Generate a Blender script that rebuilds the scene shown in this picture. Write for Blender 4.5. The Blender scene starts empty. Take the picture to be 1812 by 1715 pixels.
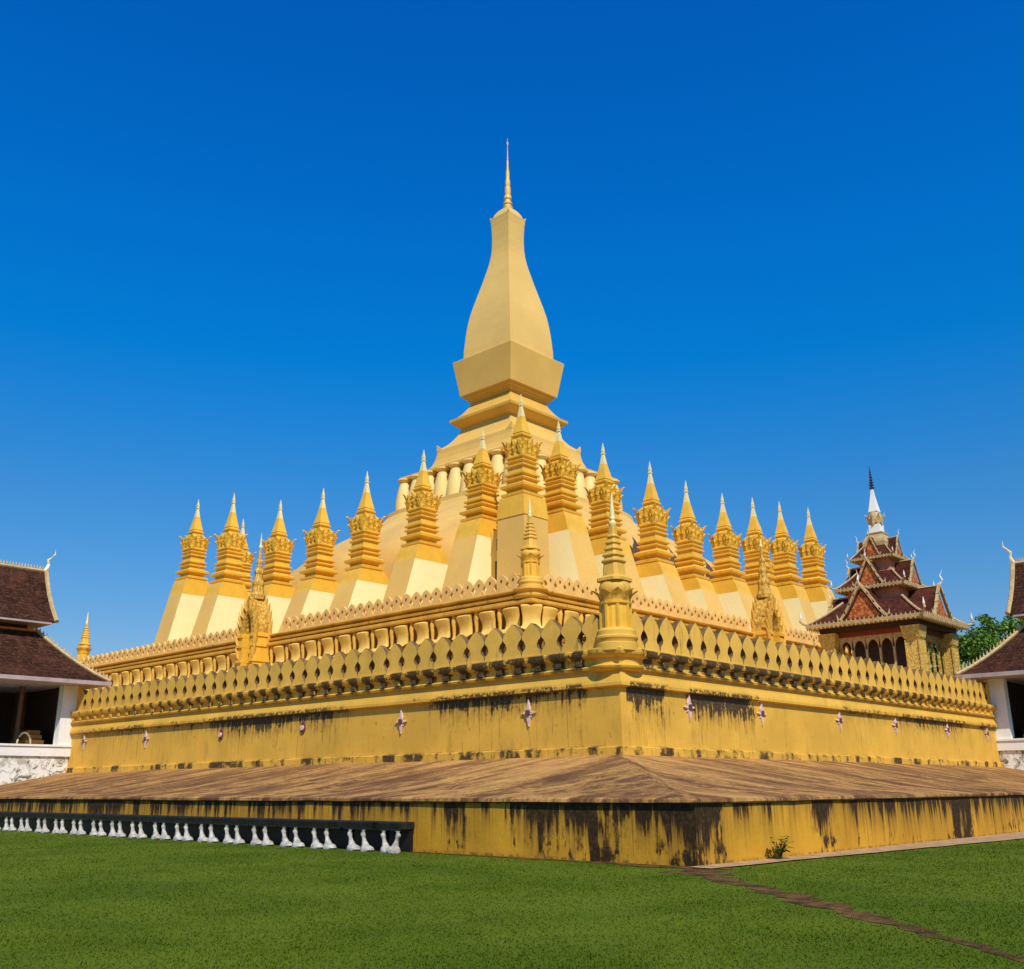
import bpy, bmesh, math, random
import numpy as np
from mathutils import Matrix, Vector
random.seed(7); rng = np.random.default_rng(7)
R = math.radians
C = bpy.context.scene.collection
sc = bpy.context.scene

# ------------------------------------------------------------------ camera, sky, sun, exposure
cam = bpy.data.objects.new('camera', bpy.data.cameras.new('camera'))
C.objects.link(cam)
cam.data.sensor_width = 36; cam.data.lens = 35.3151
cam.data.clip_start = 0.1; cam.data.clip_end = 5000
Rt = Vector((0.680507, -0.732720, -0.005585)); Up = Vector((-0.208655, -0.201081, 0.957094))
Rt.normalize(); Up = (Up - Rt * Up.dot(Rt)).normalized(); Bk = Rt.cross(Up)
CAM = Vector((-57.7611, -53.9950, 1.46617))
cam.matrix_world = Matrix(((Rt.x, Up.x, Bk.x, CAM.x), (Rt.y, Up.y, Bk.y, CAM.y), (Rt.z, Up.z, Bk.z, CAM.z), (0, 0, 0, 1)))
sc.camera = cam

SUN_AZ = 236.5; SUN_EL = 48.0        # azimuth of the sun, counter-clockwise from +x
world = bpy.data.worlds.new('World'); sc.world = world; world.use_nodes = True
wt = world.node_tree; wt.nodes.clear()
w_out = wt.nodes.new('ShaderNodeOutputWorld'); w_bg = wt.nodes.new('ShaderNodeBackground')
sky = wt.nodes.new('ShaderNodeTexSky'); sky.sky_type = 'NISHITA'; sky.sun_disc = False
sky.sun_elevation = R(SUN_EL); sky.sun_rotation = R(90 - SUN_AZ)
sky.altitude = 200; sky.air_density = 1.0; sky.dust_density = 0.6; sky.ozone_density = 4.0
hs = wt.nodes.new('ShaderNodeHueSaturation'); hs.inputs['Saturation'].default_value = 1.30; hs.inputs['Value'].default_value = 1.75
hs.inputs['Hue'].default_value = 0.5
w_bg.inputs['Strength'].default_value = 0.088
w_tc = wt.nodes.new('ShaderNodeTexCoord'); w_sx = wt.nodes.new('ShaderNodeSeparateXYZ'); w_rp = wt.nodes.new('ShaderNodeValToRGB'); w_mx = wt.nodes.new('ShaderNodeMix')
w_mx.data_type = 'RGBA'; w_mx.blend_type = 'MULTIPLY'; w_mx.inputs[0].default_value = 1.0
wt.links.new(w_tc.outputs['Generated'], w_sx.inputs[0]); wt.links.new(w_sx.outputs[2], w_rp.inputs[0])
_e = w_rp.color_ramp.elements; _e[0].position = 0.0; _e[0].color = (.52, .50, .53, 1); _e[1].position = 1.0; _e[1].color = (.22, .24, .27, 1)
for _p, _c in ((.06, (.50, .52, .57)), (.13, (.62, .62, .65)), (.27, (.42, .74, .84)), (.40, (.03, .86, 1.10)), (.50, (.02, .88, 1.22)), (.68, (.015, .80, 1.28)), (.76, (.03, .80, 1.28))):
    _x = _e.new(_p); _x.color = _c + (1,)
wt.links.new(sky.outputs[0], hs.inputs['Color']); wt.links.new(hs.outputs[0], w_mx.inputs[6]); wt.links.new(w_rp.outputs[0], w_mx.inputs[7]); wt.links.new(w_mx.outputs[2], w_bg.inputs['Color'])
wt.links.new(w_bg.outputs[0], w_out.inputs['Surface'])
sun = bpy.data.objects.new('sun', bpy.data.lights.new('sun', 'SUN')); C.objects.link(sun)
sun.data.energy = 4.7; sun.data.angle = R(0.53); sun.data.color = (1.0, 0.92, 0.76)
sd = Vector((math.cos(R(SUN_AZ)) * math.cos(R(SUN_EL)), math.sin(R(SUN_AZ)) * math.cos(R(SUN_EL)), math.sin(R(SUN_EL))))
sun.rotation_euler = sd.to_track_quat('Z', 'Y').to_euler(); sun.location = (0, 0, 90)
vs = sc.view_settings
vs.view_transform = 'Standard'; vs.look = 'None'; vs.gamma = 1; vs.exposure = 0.0; vs.use_curve_mapping = False

# ------------------------------------------------------------------ node helpers and materials
class NT:
    def __init__(s, name):
        s.m = bpy.data.materials.new(name); s.m.use_nodes = True
        s.t = s.m.node_tree; s.t.nodes.clear()
        s.out = s.t.nodes.new('ShaderNodeOutputMaterial'); s.b = s.t.nodes.new('ShaderNodeBsdfPrincipled')
        s.t.links.new(s.b.outputs[0], s.out.inputs[0])
        s.geo = s.t.nodes.new('ShaderNodeNewGeometry'); s.tc = s.t.nodes.new('ShaderNodeTexCoord')
        s.pos = s.geo.outputs['Position']; s.objc = s.tc.outputs['Object']
    def lk(s, a, b): s.t.links.new(a, b)
    def sock(s, i, v):
        if hasattr(v, 'is_output'): s.lk(v, i)
        elif isinstance(v, (tuple, list)): i.default_value = tuple(v) + ((1,) if len(v) == 3 and i.type == 'RGBA' else ())
        else: i.default_value = v
    def math(s, op, a, b=0.0, c=0.0, clamp=False):
        n = s.t.nodes.new('ShaderNodeMath'); n.operation = op; n.use_clamp = clamp
        s.sock(n.inputs[0], a); s.sock(n.inputs[1], b); s.sock(n.inputs[2], c); return n.outputs[0]
    def scale(s, vec, v):
        n = s.t.nodes.new('ShaderNodeVectorMath'); n.operation = 'MULTIPLY'; s.sock(n.inputs[0], vec); n.inputs[1].default_value = v; return n.outputs[0]
    def noise(s, vec, scale, detail=4, rough=0.55, dist=0.0):
        n = s.t.nodes.new('ShaderNodeTexNoise'); s.sock(n.inputs['Vector'], vec)
        n.inputs['Scale'].default_value = scale; n.inputs['Detail'].default_value = detail
        n.inputs['Roughness'].default_value = rough; n.inputs['Distortion'].default_value = dist; return n.outputs['Fac']
    def voro(s, vec, scale, feature='F1'):
        n = s.t.nodes.new('ShaderNodeTexVoronoi'); n.feature = feature; s.sock(n.inputs['Vector'], vec); n.inputs['Scale'].default_value = scale; return n.outputs['Distance']
    def sep(s, vec):
        n = s.t.nodes.new('ShaderNodeSeparateXYZ'); s.sock(n.inputs[0], vec); return n.outputs
    def ss(s, v, a, b):                                   # smoothstep a..b -> 0..1
        n = s.t.nodes.new('ShaderNodeMapRange'); n.interpolation_type = 'SMOOTHSTEP'
        s.sock(n.inputs['Value'], v); n.inputs['From Min'].default_value = a; n.inputs['From Max'].default_value = b; return n.outputs[0]
    def mix(s, f, a, b):
        n = s.t.nodes.new('ShaderNodeMix'); n.data_type = 'RGBA'
        s.sock(n.inputs[0], f); s.sock(n.inputs[6], a); s.sock(n.inputs[7], b); return n.outputs[2]
    def ramp(s, v, lo, hi, stops):                        # stops: (coordinate, value 0..1)
        m = s.t.nodes.new('ShaderNodeMapRange'); s.sock(m.inputs['Value'], v)
        m.inputs['From Min'].default_value = lo; m.inputs['From Max'].default_value = hi
        n = s.t.nodes.new('ShaderNodeValToRGB'); s.lk(m.outputs[0], n.inputs[0]); el = n.color_ramp.elements
        st = sorted(((x - lo) / (hi - lo), y) for x, y in stops)
        el[0].position = st[0][0]; el[0].color = (st[0][1],) * 3 + (1,); el[1].position = st[-1][0]; el[1].color = (st[-1][1],) * 3 + (1,)
        for x, y in st[1:-1]:
            e = el.new(x); e.color = (y, y, y, 1)
        return n.outputs[0]
    def bump(s, h, strength=0.3, dist=0.02):
        n = s.t.nodes.new('ShaderNodeBump'); n.inputs['Strength'].default_value = strength; n.inputs['Distance'].default_value = dist
        s.lk(h, n.inputs['Height']); s.lk(n.outputs[0], s.b.inputs['Normal'])
    def fin(s, col, rough=0.7, metal=0.0, spec=0.3):
        s.sock(s.b.inputs['Base Color'], col); s.sock(s.b.inputs['Roughness'], rough); s.sock(s.b.inputs['Metallic'], metal)
        s.b.inputs['Specular IOR Level'].default_value = spec; return s.m

def mul(c, k): return tuple(min(1, x * k) for x in c)

def plaster(name, col, var=0.12, scale=1.2, grime=0.25, grimecol=(0.10, 0.07, 0.03), rough=0.65, bump=0.25, metal=0.0, local=False, fine=14.0, spec=0.3):
    n = NT(name); p = n.objc if local else n.pos
    a = n.noise(p, scale, 5); b = n.noise(p, fine, 3)
    c = n.mix(n.ss(a, 0.3, 0.7), mul(col, 1 - var), mul(col, 1 + var))
    c = n.mix(n.math('MULTIPLY', n.ss(b, 0.45, 0.75), 0.35), c, mul(col, 0.72))
    if grime:
        st = n.noise(n.scale(p, (5, 5, 0.8)), 1.0, 5, 0.6)
        pa = n.noise(p, 0.55, 3)
        g = n.math('MULTIPLY', n.ss(st, 0.55, 0.72), n.ss(pa, 0.42, 0.65))
        c = n.mix(n.math('MULTIPLY', g, grime), c, grimecol)
    if bump: n.bump(b, bump, 0.015)
    return n.fin(c, rough, metal, spec)

MOLD = (0.022, 0.016, 0.010)
def terrace_material(name, col):
    """ochre limewash with black mould hanging from the ledges of the lower terrace"""
    n = NT(name); X, Y, Z = n.sep(n.pos)
    onL = n.ss(X, -33.25, -33.3)                          # 1 on the left-hand (x) face, 0 on the right-hand (y) face
    X0, Y0 = X, Y
    jit = n.math('MULTIPLY', n.math('SUBTRACT', n.noise(n.scale(n.pos, (1.4, 1.4, .9)), 1.0, 5, 0.6), 0.5), 3.4)
    X = n.math('ADD', X, jit); Y = n.math('ADD', Y, jit)
    base = n.noise(n.pos, 0.5, 5); f = n.noise(n.pos, 9, 4)
    c = n.mix(n.ss(base, 0.32, 0.68), mul(col, 0.90), mul(col, 1.10))
    c = n.mix(n.math('MULTIPLY', n.ss(f, 0.5, 0.72), 0.25), c, mul(col, 0.75))
    streak = n.noise(n.scale(n.pos, (7, 7, 0.55)), 1.0, 6, 0.62)
    blot = n.noise(n.pos, 3.2, 6, 0.7)
    eL = n.ramp(Y, -36.5, 0, [(-36.5, 0), (-35.2, .15), (-34.6, .72), (-33, .6), (-31, .85), (-28.4, .8), (-27.6, .3), (-25.5, .12), (-23, .35), (-22, .78), (-19, .72), (-17.5, .9), (-14.8, .85), (-13, .5), (-8, .35), (-7.4, .6), (-3, .45), (0, .3)])
    eR = n.ramp(X, -34.2, -1, [(-34.2, 0), (-33.5, .1), (-33.35, 1), (-31.2, .95), (-30.9, .25), (-29.7, .3), (-29.3, 1), (-26, .95), (-25.7, .1), (-20, .15), (-18.5, .5), (-14, .42), (-12, .7), (-7, .66), (-4.6, .2), (-3, .75), (-1, .3)])
    env = n.math('ADD', n.math('MULTIPLY', eL, onL), n.math('MULTIPLY', eR, n.math('SUBTRACT', 1.0, onL)))
    # drips below the moulding (z 4.35 downwards), fading out
    depth = n.math('SUBTRACT', 4.36, Z)
    reach = n.math('ADD', n.math('ADD', n.math('MULTIPLY', streak, 2.0), n.math('MULTIPLY', blot, 1.3)), n.math('MULTIPLY', env, 1.25))
    d1 = n.math('MULTIPLY', n.ss(n.math('SUBTRACT', n.math('SUBTRACT', reach, 2.30), depth), -0.05, 0.10), n.ss(Z, 4.40, 4.33))
    d1 = n.math('MULTIPLY', d1, n.ss(env, 0.14, 0.3))
    halo = n.math('MULTIPLY', n.math('MULTIPLY', n.ss(n.math('SUBTRACT', n.math('SUBTRACT', reach, 2.0), depth), -0.25, 0.3), n.ss(env, 0.1, 0.5)), n.ss(Z, 4.40, 4.33))
    # band under and on the ledge
    d2 = n.math('MULTIPLY', n.math('MULTIPLY', n.ss(Z, 4.22, 4.32), n.ss(Z, 4.56, 4.44)), n.math('MULTIPLY', n.ss(n.math('ADD', blot, n.math('MULTIPLY', env, 0.5)), 0.70, 0.84), n.ss(n.math('ADD', f, n.math('MULTIPLY', blot, 0.6)), 0.66, 0.82)))
    # mould below the parapet, in the mouldings
    e3 = n.ramp(X, -34, -2, [(-34, 0), (-32.8, .15), (-32.5, .95), (-24, 1), (-20, .8), (-9, .75), (-2, .45)])
    e3L = n.ramp(Y, -36, 0, [(-36, .15), (-34.6, .3), (-34.3, 1), (-30, .9), (-25, .85), (-17, .78), (-8, .6), (0, .35)])
    env3 = n.math('ADD', n.math('MULTIPLY', e3L, onL), n.math('MULTIPLY', e3, n.math('SUBTRACT', 1.0, onL)))
    alongL = n.math('SUBTRACT', Y0, -34.466); alongR = n.math('SUBTRACT', X0, -31.37)
    along = n.math('ADD', n.math('MULTIPLY', alongL, onL), n.math('MULTIPLY', alongR, n.math('SUBTRACT', 1.0, onL)))
    per = n.math('COSINE', n.math('MULTIPLY', along, 2 * math.pi / 0.84))
    k = n.math('ADD', n.math('ADD', n.math('MULTIPLY', per, 0.16), n.math('MULTIPLY', env3, 0.62)), n.math('MULTIPLY', blot, 0.7))
    zb = n.math('MULTIPLY', n.ss(Z, 4.80, 4.95), n.ss(Z, 5.56, 5.46))
    topb = n.math('ADD', n.math('MULTIPLY', n.ss(Z, 5.22, 5.30), 0.12), n.math('MULTIPLY', n.math('SUBTRACT', f, 0.5), 0.7))
    d3 = n.math('MULTIPLY', n.ss(n.math('ADD', k, topb), 0.80, 0.98), zb)
    # plinth foot
    d4 = n.math('MULTIPLY', n.ss(Z, 2.69, 2.60), n.ss(n.math('ADD', n.math('MULTIPLY', blot, 0.55), n.math('MULTIPLY', n.noise(n.scale(n.pos, (1.0, 1.0, .4)), 1.0, 4, 0.6), 0.9)), 0.70, 0.82))
    # scattered spots
    sp = n.math('MULTIPLY', n.ss(n.noise(n.scale(n.pos, (3, 3, 2)), 1.3, 6, 0.75), 0.635, 0.69), n.ss(Z, 4.5, 4.3))
    thin = n.math('MULTIPLY', n.ss(n.noise(n.scale(n.pos, (9, 9, 0.35)), 1.0, 6, 0.7), 0.57, 0.64), n.math('MULTIPLY', n.ss(Z, 4.5, 4.3), n.math('MULTIPLY', env, 0.8)))
    st = n.math('MAXIMUM', n.math('MAXIMUM', d1, d2), n.math('MAXIMUM', n.math('MAXIMUM', d3, d4), n.math('MAXIMUM', sp, thin)))
    mold = n.mix(n.ss(f, 0.38, 0.68), MOLD, (0.10, 0.058, 0.018))
    gr = n.math('MULTIPLY', n.ss(n.noise(n.scale(n.pos, (1.2, 1.2, .5)), 1.0, 7, 0.75), 0.50, 0.66), n.ss(n.noise(n.scale(n.pos, (8, 8, .6)), 1.0, 5, 0.6), 0.38, 0.6))
    c = n.mix(n.math('MULTIPLY', gr, 0.45), c, (0.36, 0.19, 0.03))
    c = n.mix(n.math('MULTIPLY', halo, 0.55), c, (0.30, 0.15, 0.02))
    c = n.mix(n.math('MULTIPLY', st, 0.95), c, mold)
    n.bump(n.math('ADD', f, n.math('MULTIPLY', base, 2.0)), 0.25, 0.02)
    return n.fin(c, 0.62, 0, 0.35)

def retaining_material(name, col):
    n = NT(name); X, Y, Z = n.sep(n.pos)
    onL = n.ss(X, -40.12, -40.2)
    jit = n.math('MULTIPLY', n.math('SUBTRACT', n.noise(n.scale(n.pos, (1.8, 1.8, .8)), 1.0, 5, 0.6), 0.5), 2.6)
    X = n.math('ADD', X, jit); Y = n.math('ADD', Y, jit)
    base = n.noise(n.pos, 0.6, 5); f = n.noise(n.pos, 11, 4)
    c = n.mix(n.ss(base, 0.3, 0.7), mul(col, 0.82), mul(col, 1.12))
    streak = n.noise(n.scale(n.pos, (6, 6, 0.35)), 1.0, 6, 0.65)
    fines = n.noise(n.scale(n.pos, (14, 14, 0.5)), 1.0, 4, 0.6)
    blot = n.noise(n.scale(n.pos, (3.5, 3.5, 1.6)), 1.3, 6, 0.7)
    eL = n.ramp(Y, -43, 0, [(-43, .95), (-42.2, .95), (-41.3, .75), (-40.9, .5), (-40.5, 1), (-39.9, 1), (-39.3, .65), (-38.9, .9), (-37.8, .85), (-37.5, .35), (-36.6, .3), (-36, .85), (-35.5, .5), (-34.3, .35), (-33, .62), (-28, .62), (-18, .7), (0, .75)])
    eR = n.ramp(X, -41, -18, [(-41, .95), (-40.2, .95), (-39.6, .8), (-39.25, .9), (-39.0, .40), (-37.4, .5), (-36.2, .42), (-35.4, .45), (-35.2, .9), (-34.7, .9), (-34.4, .55), (-32, .68), (-27.4, .62), (-26.9, 1.05), (-25.6, 1.05), (-25.0, .62), (-22, .75), (-18, .8)])
    env = n.math('ADD', n.math('MULTIPLY', eL, onL), n.math('MULTIPLY', eR, n.math('SUBTRACT', 1.0, onL)))
    depth = n.math('SUBTRACT', 1.22, Z)
    wide = n.noise(n.scale(n.pos, (2.3, 2.3, 0.18)), 1.0, 3, 0.5)
    s0 = n.math('ADD', n.math('ADD', n.math('MULTIPLY', streak, 1.0), n.math('MULTIPLY', fines, 0.45)), n.math('ADD', n.math('MULTIPLY', wide, 0.7), n.math('MULTIPLY', env, 0.62)))
    a1 = n.math('SUBTRACT', s0, n.math('MULTIPLY', depth, 0.42))
    d1 = n.ss(a1, 1.27, 1.42)
    lip = n.math('MULTIPLY', n.ss(Z, 1.05, 1.17), n.ss(n.math('ADD', blot, n.math('MULTIPLY', env, 0.35)), 0.55, 0.75))
    low = n.math('MULTIPLY', n.ss(n.math('ADD', n.math('MULTIPLY', blot, 0.8), n.math('ADD', n.math('MULTIPLY', streak, 0.35), n.math('MULTIPLY', env, 0.40))), 0.90, 0.98), n.ss(Z, 0.85, 0.25))
    foot = n.math('MULTIPLY', n.ss(Z, 0.10, 0.03), n.ss(blot, 0.42, 0.6))
    st = n.math('MAXIMUM', n.math('MAXIMUM', d1, low), n.math('MAXIMUM', n.math('MULTIPLY', foot, 0.7), n.math('MULTIPLY', lip, 0.8)))
    mold = n.mix(n.ss(f, 0.42, 0.75), (0.012, 0.008, 0.005), (0.07, 0.035, 0.010))
    halo = n.ss(a1, 1.02, 1.34)
    hair = n.math('MULTIPLY', n.ss(n.noise(n.scale(n.pos, (11, 11, .12)), 1.0, 4, 0.6), 0.56, 0.64), n.math('MULTIPLY', n.ss(Z, -.2, 0.9), n.ss(env, 0.2, 0.6)))
    c = n.mix(n.math('MULTIPLY', hair, 0.75), c, (0.11, 0.055, 0.012))
    c = n.mix(n.math('MULTIPLY', halo, 0.62), c, (0.28, 0.13, 0.018))
    c = n.mix(n.math('MULTIPLY', st, 0.95), c, mold)
    n.bump(n.math('ADD', f, n.math('MULTIPLY', blot, 1.0)), 0.4, 0.02)
    return n.fin(c, 0.75, 0, 0.2)

def apron_material():
    n = NT('weathered_apron'); X, Y, Z = n.sep(n.pos)
    onL = n.ss(n.math('SUBTRACT', n.math('ADD', X, 33.56), n.math('ADD', Y, 35.9)), 0.3, -0.3)
    u = n.t.nodes.new('ShaderNodeCombineXYZ'); v = n.t.nodes.new('ShaderNodeCombineXYZ')
    n.lk(n.math('ADD', Y, n.math('MULTIPLY', X, 0.25)), u.inputs[0]); n.lk(n.math('MULTIPLY', X, 0.6), u.inputs[1])
    n.lk(n.math('ADD', X, n.math('MULTIPLY', Y, 0.25)), v.inputs[0]); n.lk(n.math('MULTIPLY', Y, 0.6), v.inputs[1])
    mv = n.t.nodes.new('ShaderNodeMix'); mv.data_type = 'VECTOR'; n.lk(onL, mv.inputs[0]); n.lk(v.outputs[0], mv.inputs[4]); n.lk(u.outputs[0], mv.inputs[5])
    s1 = n.noise(mv.outputs[1], 1.1, 10, 0.78, 0.6); s2 = n.noise(n.pos, 0.8, 9, 0.78, 0.8); s3 = n.noise(n.pos, 0.35, 3); s4 = n.noise(n.pos, 9, 6, 0.75)
    c = n.mix(n.ss(s2, 0.38, 0.62), (0.24, 0.11, 0.040), (0.58, 0.30, 0.085))
    c = n.mix(n.math('MULTIPLY', n.ss(s3, 0.35, 0.65), 0.4), c, (0.60, 0.33, 0.09))
    dk = n.math('MULTIPLY', n.ss(n.math('ADD', n.math('MULTIPLY', s1, 0.62), n.math('MULTIPLY', s2, 0.38)), 0.475, 0.545), n.ss(Z, 2.6, 1.6))
    dk = n.math('MAXIMUM', dk, n.math('MULTIPLY', n.ss(s1, 0.54, 0.62), 0.8))
    c = n.mix(n.math('MULTIPLY', dk, 0.85), c, (0.085, 0.034, 0.020))
    c = n.mix(n.math('MULTIPLY', n.ss(s4, 0.50, 0.60), 0.6), c, (0.10, 0.046, 0.026))
    c = n.mix(n.math('MULTIPLY', n.ss(n.noise(n.pos, 3.0, 6, 0.8), 0.58, 0.68), 0.4), c, (0.52, 0.40, 0.24))
    bw = n.noise(n.scale(mv.outputs[1], (1, .28, 1)), 0.75, 6, 0.65, 0.4)
    c = n.mix(n.math('MULTIPLY', n.ss(bw, 0.50, 0.58), 0.6), c, (0.11, 0.048, 0.026)); c = n.mix(n.math('MULTIPLY', n.ss(bw, 0.46, 0.38), 0.45), c, (0.66, 0.36, 0.11))
    n.bump(n.math('ADD', s4, n.math('MULTIPLY', s1, 1.5)), 0.6, 0.04)
    return n.fin(c, 0.9, 0, 0.15)

def carved(name, col, dark, scale=9.0, metal=0.25, rough=0.42, depth=0.5):
    n = NT(name); v = n.voro(n.objc, scale); v2 = n.voro(n.objc, scale * 2.3); z = n.noise(n.objc, 2.0, 3)
    h = n.math('ADD', v, n.math('MULTIPLY', v2, 0.5))
    c = n.mix(n.math('MULTIPLY', n.ss(h, 0.55, 0.95), 0.8), col, dark)
    c = n.mix(n.math('MULTIPLY', n.ss(z, 0.45, 0.7), 0.3), c, mul(col, 0.7))
    n.bump(h, depth, 0.05)
    return n.fin(c, rough, metal, 0.4)

def tiles(name, c1, c2, axis='xy', s=4.5):
    n = NT(name); X, Y, Z = n.sep(n.pos)
    u = n.math('ADD', X, Y)
    cu = n.t.nodes.new('ShaderNodeCombineXYZ'); n.lk(n.math('MULTIPLY', u, s), cu.inputs[0]); n.lk(n.math('MULTIPLY', Z, s * 1.3), cu.inputs[1])
    br = n.t.nodes.new('ShaderNodeTexBrick'); n.lk(cu.outputs[0], br.inputs['Vector']); br.inputs['Scale'].default_value = 1.0
    br.inputs['Brick Width'].default_value = 1.0; br.inputs['Row Height'].default_value = 1.0; br.inputs['Mortar Size'].default_value = 0.09; br.inputs['Mortar Smooth'].default_value = 0.4
    br.inputs['Color1'].default_value = c1 + (1,); br.inputs['Color2'].default_value = c2 + (1,); br.inputs['Mortar'].default_value = mul(c1, 0.35) + (1,)
    z = n.noise(n.pos, 0.9, 5, 0.7); z2 = n.noise(n.pos, 7, 4, 0.7)
    c = n.mix(n.math('MULTIPLY', n.ss(z, 0.45, 0.65), 0.5), br.outputs['Color'], mul(c2, 1.6))
    z3 = n.noise(n.scale(n.pos, (1, 1, 1.6)), 3.4, 5, 0.8); c = n.mix(n.math('MULTIPLY', n.ss(z3, 0.53, 0.66), 0.65), c, (0.125, 0.055, 0.036)); c = n.mix(n.math('MULTIPLY', n.ss(z3, 0.46, 0.36), 0.8), c, (0.012, 0.006, 0.004))
    c = n.mix(n.math('MULTIPLY', n.ss(z2, 0.56, 0.70), 0.6), c, (0.17, 0.095, 0.06))
    n.bump(br.outputs['Fac'], -0.6, 0.04)
    return n.fin(c, 0.85, 0, 0.12)

def simple(name, col, rough=0.6, metal=0.0, var=0.15, scale=6.0, local=True):
    return plaster(name, col, var, scale, 0, rough=rough, metal=metal, bump=0.15, local=local)

M = {}
OCHRE = (0.72, 0.40, 0.050)
M['terrace'] = terrace_material('ochre_terrace_plaster', OCHRE)
M['upperwall'] = plaster('mildew_shade_upper_wall', (0.34, 0.17, 0.035), 0.3, 1.2, 0.95, (0.02, 0.014, 0.008), 0.7)  # dark for mildew low down and for shade painted in behind the petals
M['retain'] = retaining_material('ochre_retaining_plaster', (0.58, 0.29, 0.022))
M['apron'] = apron_material()
M['merlon'] = plaster('ochre_merlon', (0.74, 0.42, 0.065), 0.12, 0.8, 0.6, MOLD, 0.6)
M['merlon_pink'] = plaster('pinkish_merlon', (0.80, 0.47, 0.14), 0.10, 1.5, 0.45, (0.12, 0.07, 0.02), 0.6)
M['upper'] = plaster('ochre_upper_terrace', (0.68, 0.37, 0.055), 0.14, 0.9, 0.9, (0.10, 0.05, 0.012), 0.6)
M['tan'] = plaster('tan_gold_paint', (0.76, 0.45, 0.105), 0.06, 0.35, 0.10, (0.30, 0.18, 0.06), 0.5, 0.10)
M['tan_light'] = plaster('pale_gold_paint', (0.80, 0.50, 0.14), 0.05, 0.3, 0.06, (0.35, 0.22, 0.08), 0.45, 0.08)
M['dome'] = plaster('dome_plaster', (0.72, 0.44, 0.115), 0.09, 0.35, 0.35, (0.28, 0.15, 0.05), 0.6, 0.2)
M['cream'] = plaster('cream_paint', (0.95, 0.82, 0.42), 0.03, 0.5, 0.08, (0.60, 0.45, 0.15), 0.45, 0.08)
M['gold'] = plaster('gold_paint', (0.84, 0.46, 0.045), 0.08, 1.5, 0.3, (0.22, 0.11, 0.01), 0.42, 0.2, metal=0.05, local=True)
M['leaf'] = carved('gilded_lotus_carving', (0.90, 0.52, 0.05), (0.50, 0.24, 0.015), 3.2, 0.05, 0.45, 0.6)
M['silver'] = simple('pale_gilt_spire', (0.95, 0.74, 0.32), 0.30, 0.15, 0.05)
M['pillar_gold'] = carved('gilded_pillar_carving', (0.74, 0.50, 0.11), (0.42, 0.24, 0.04), 9.0, 0.0, 0.55, 0.5)
M['orange'] = carved('red_and_gold_pediment', (0.58, 0.19, 0.035), (0.26, 0.03, 0.012), 5.0, 0.05, 0.6, 0.5)
M['red'] = simple('dark_red_paint', (0.22, 0.035, 0.02), 0.6)
M['salmon'] = simple('salmon_plaster', (0.62, 0.22, 0.11), 0.7)
M['barge'] = plaster('gilt_bargeboard', (0.50, 0.35, 0.16), 0.2, 4.0, 0.0, rough=0.6, local=True)
M['roof'] = tiles('dark_hall_roof_tiles', (0.030, 0.011, 0.006), (0.065, 0.022, 0.012))
M['roof2'] = tiles('maroon_pavilion_tiles', (0.060, 0.014, 0.009), (0.095, 0.022, 0.014), s=7.0)
M['white'] = plaster('whitewash', (0.80, 0.78, 0.74), 0.04, 1.0, 0.15, (0.35, 0.30, 0.22), 0.6, 0.15)
M['fascia'] = plaster('pinkish_white_fascia', (0.42, 0.33, 0.32), 0.15, 2.0, 0.3, (0.10, 0.06, 0.05), 0.6)
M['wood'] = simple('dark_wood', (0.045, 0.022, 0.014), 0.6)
M['brownpost'] = simple('brown_post', (0.16, 0.075, 0.04), 0.6)
M['black'] = simple('backing_black', (0.010, 0.009, 0.009), 0.5)
M['whitestone'] = plaster('white_carved_stone', (0.42, 0.39, 0.35), 0.35, 9.0, 0.9, (0.2, 0.16, 0.12), 0.65, 0.4)
M['slab'] = simple('black_stone_slab', (0.016, 0.016, 0.017), 0.45, 0, 0.4, 5.0)
M['pinkstone'] = simple('pink_flower_relief', (0.70, 0.50, 0.46), 0.6, 0, 0.2, 12)
M['maroonstone'] = simple('maroon_flower_relief', (0.16, 0.05, 0.05), 0.6, 0, 0.3, 12)
M['hole_shade'] = simple('hole_shade_paint', (0.16, 0.08, 0.02), 0.8)
M['petal'] = plaster('pale_ochre_petal', (0.80, 0.50, 0.11), 0.15, 1.5, 0.9, (0.12, 0.06, 0.012), 0.55)
M['rim'] = simple('mould_shade_rim', (0.16, 0.09, 0.03), 0.8, 0, 0.6, 2.0, False)  # mould colour that also paints shade into the gaps between the stones
M['cornice'] = plaster('orange_gold_cornice', (0.72, 0.40, 0.07), 0.06, 1.0, 0.1, rough=0.5)
M['urn'] = plaster('pale_gold_urn', (0.84, 0.57, 0.20), 0.05, 1.0, 0.3, (0.3, 0.18, 0.05), 0.5, 0.15)
M['portal'] = carved('carved_portal_stucco', (0.72, 0.42, 0.06), (0.34, 0.17, 0.02), 4.5, 0.0, 0.6, 0.6)
M['umbrella'] = simple('dark_metal_spire', (0.06, 0.055, 0.12), 0.5, 0.4)
M['paving'] = plaster('brown_paving', (0.40, 0.25, 0.13), 0.25, 3.0, 0.8, rough=0.9, bump=0.5)

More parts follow.
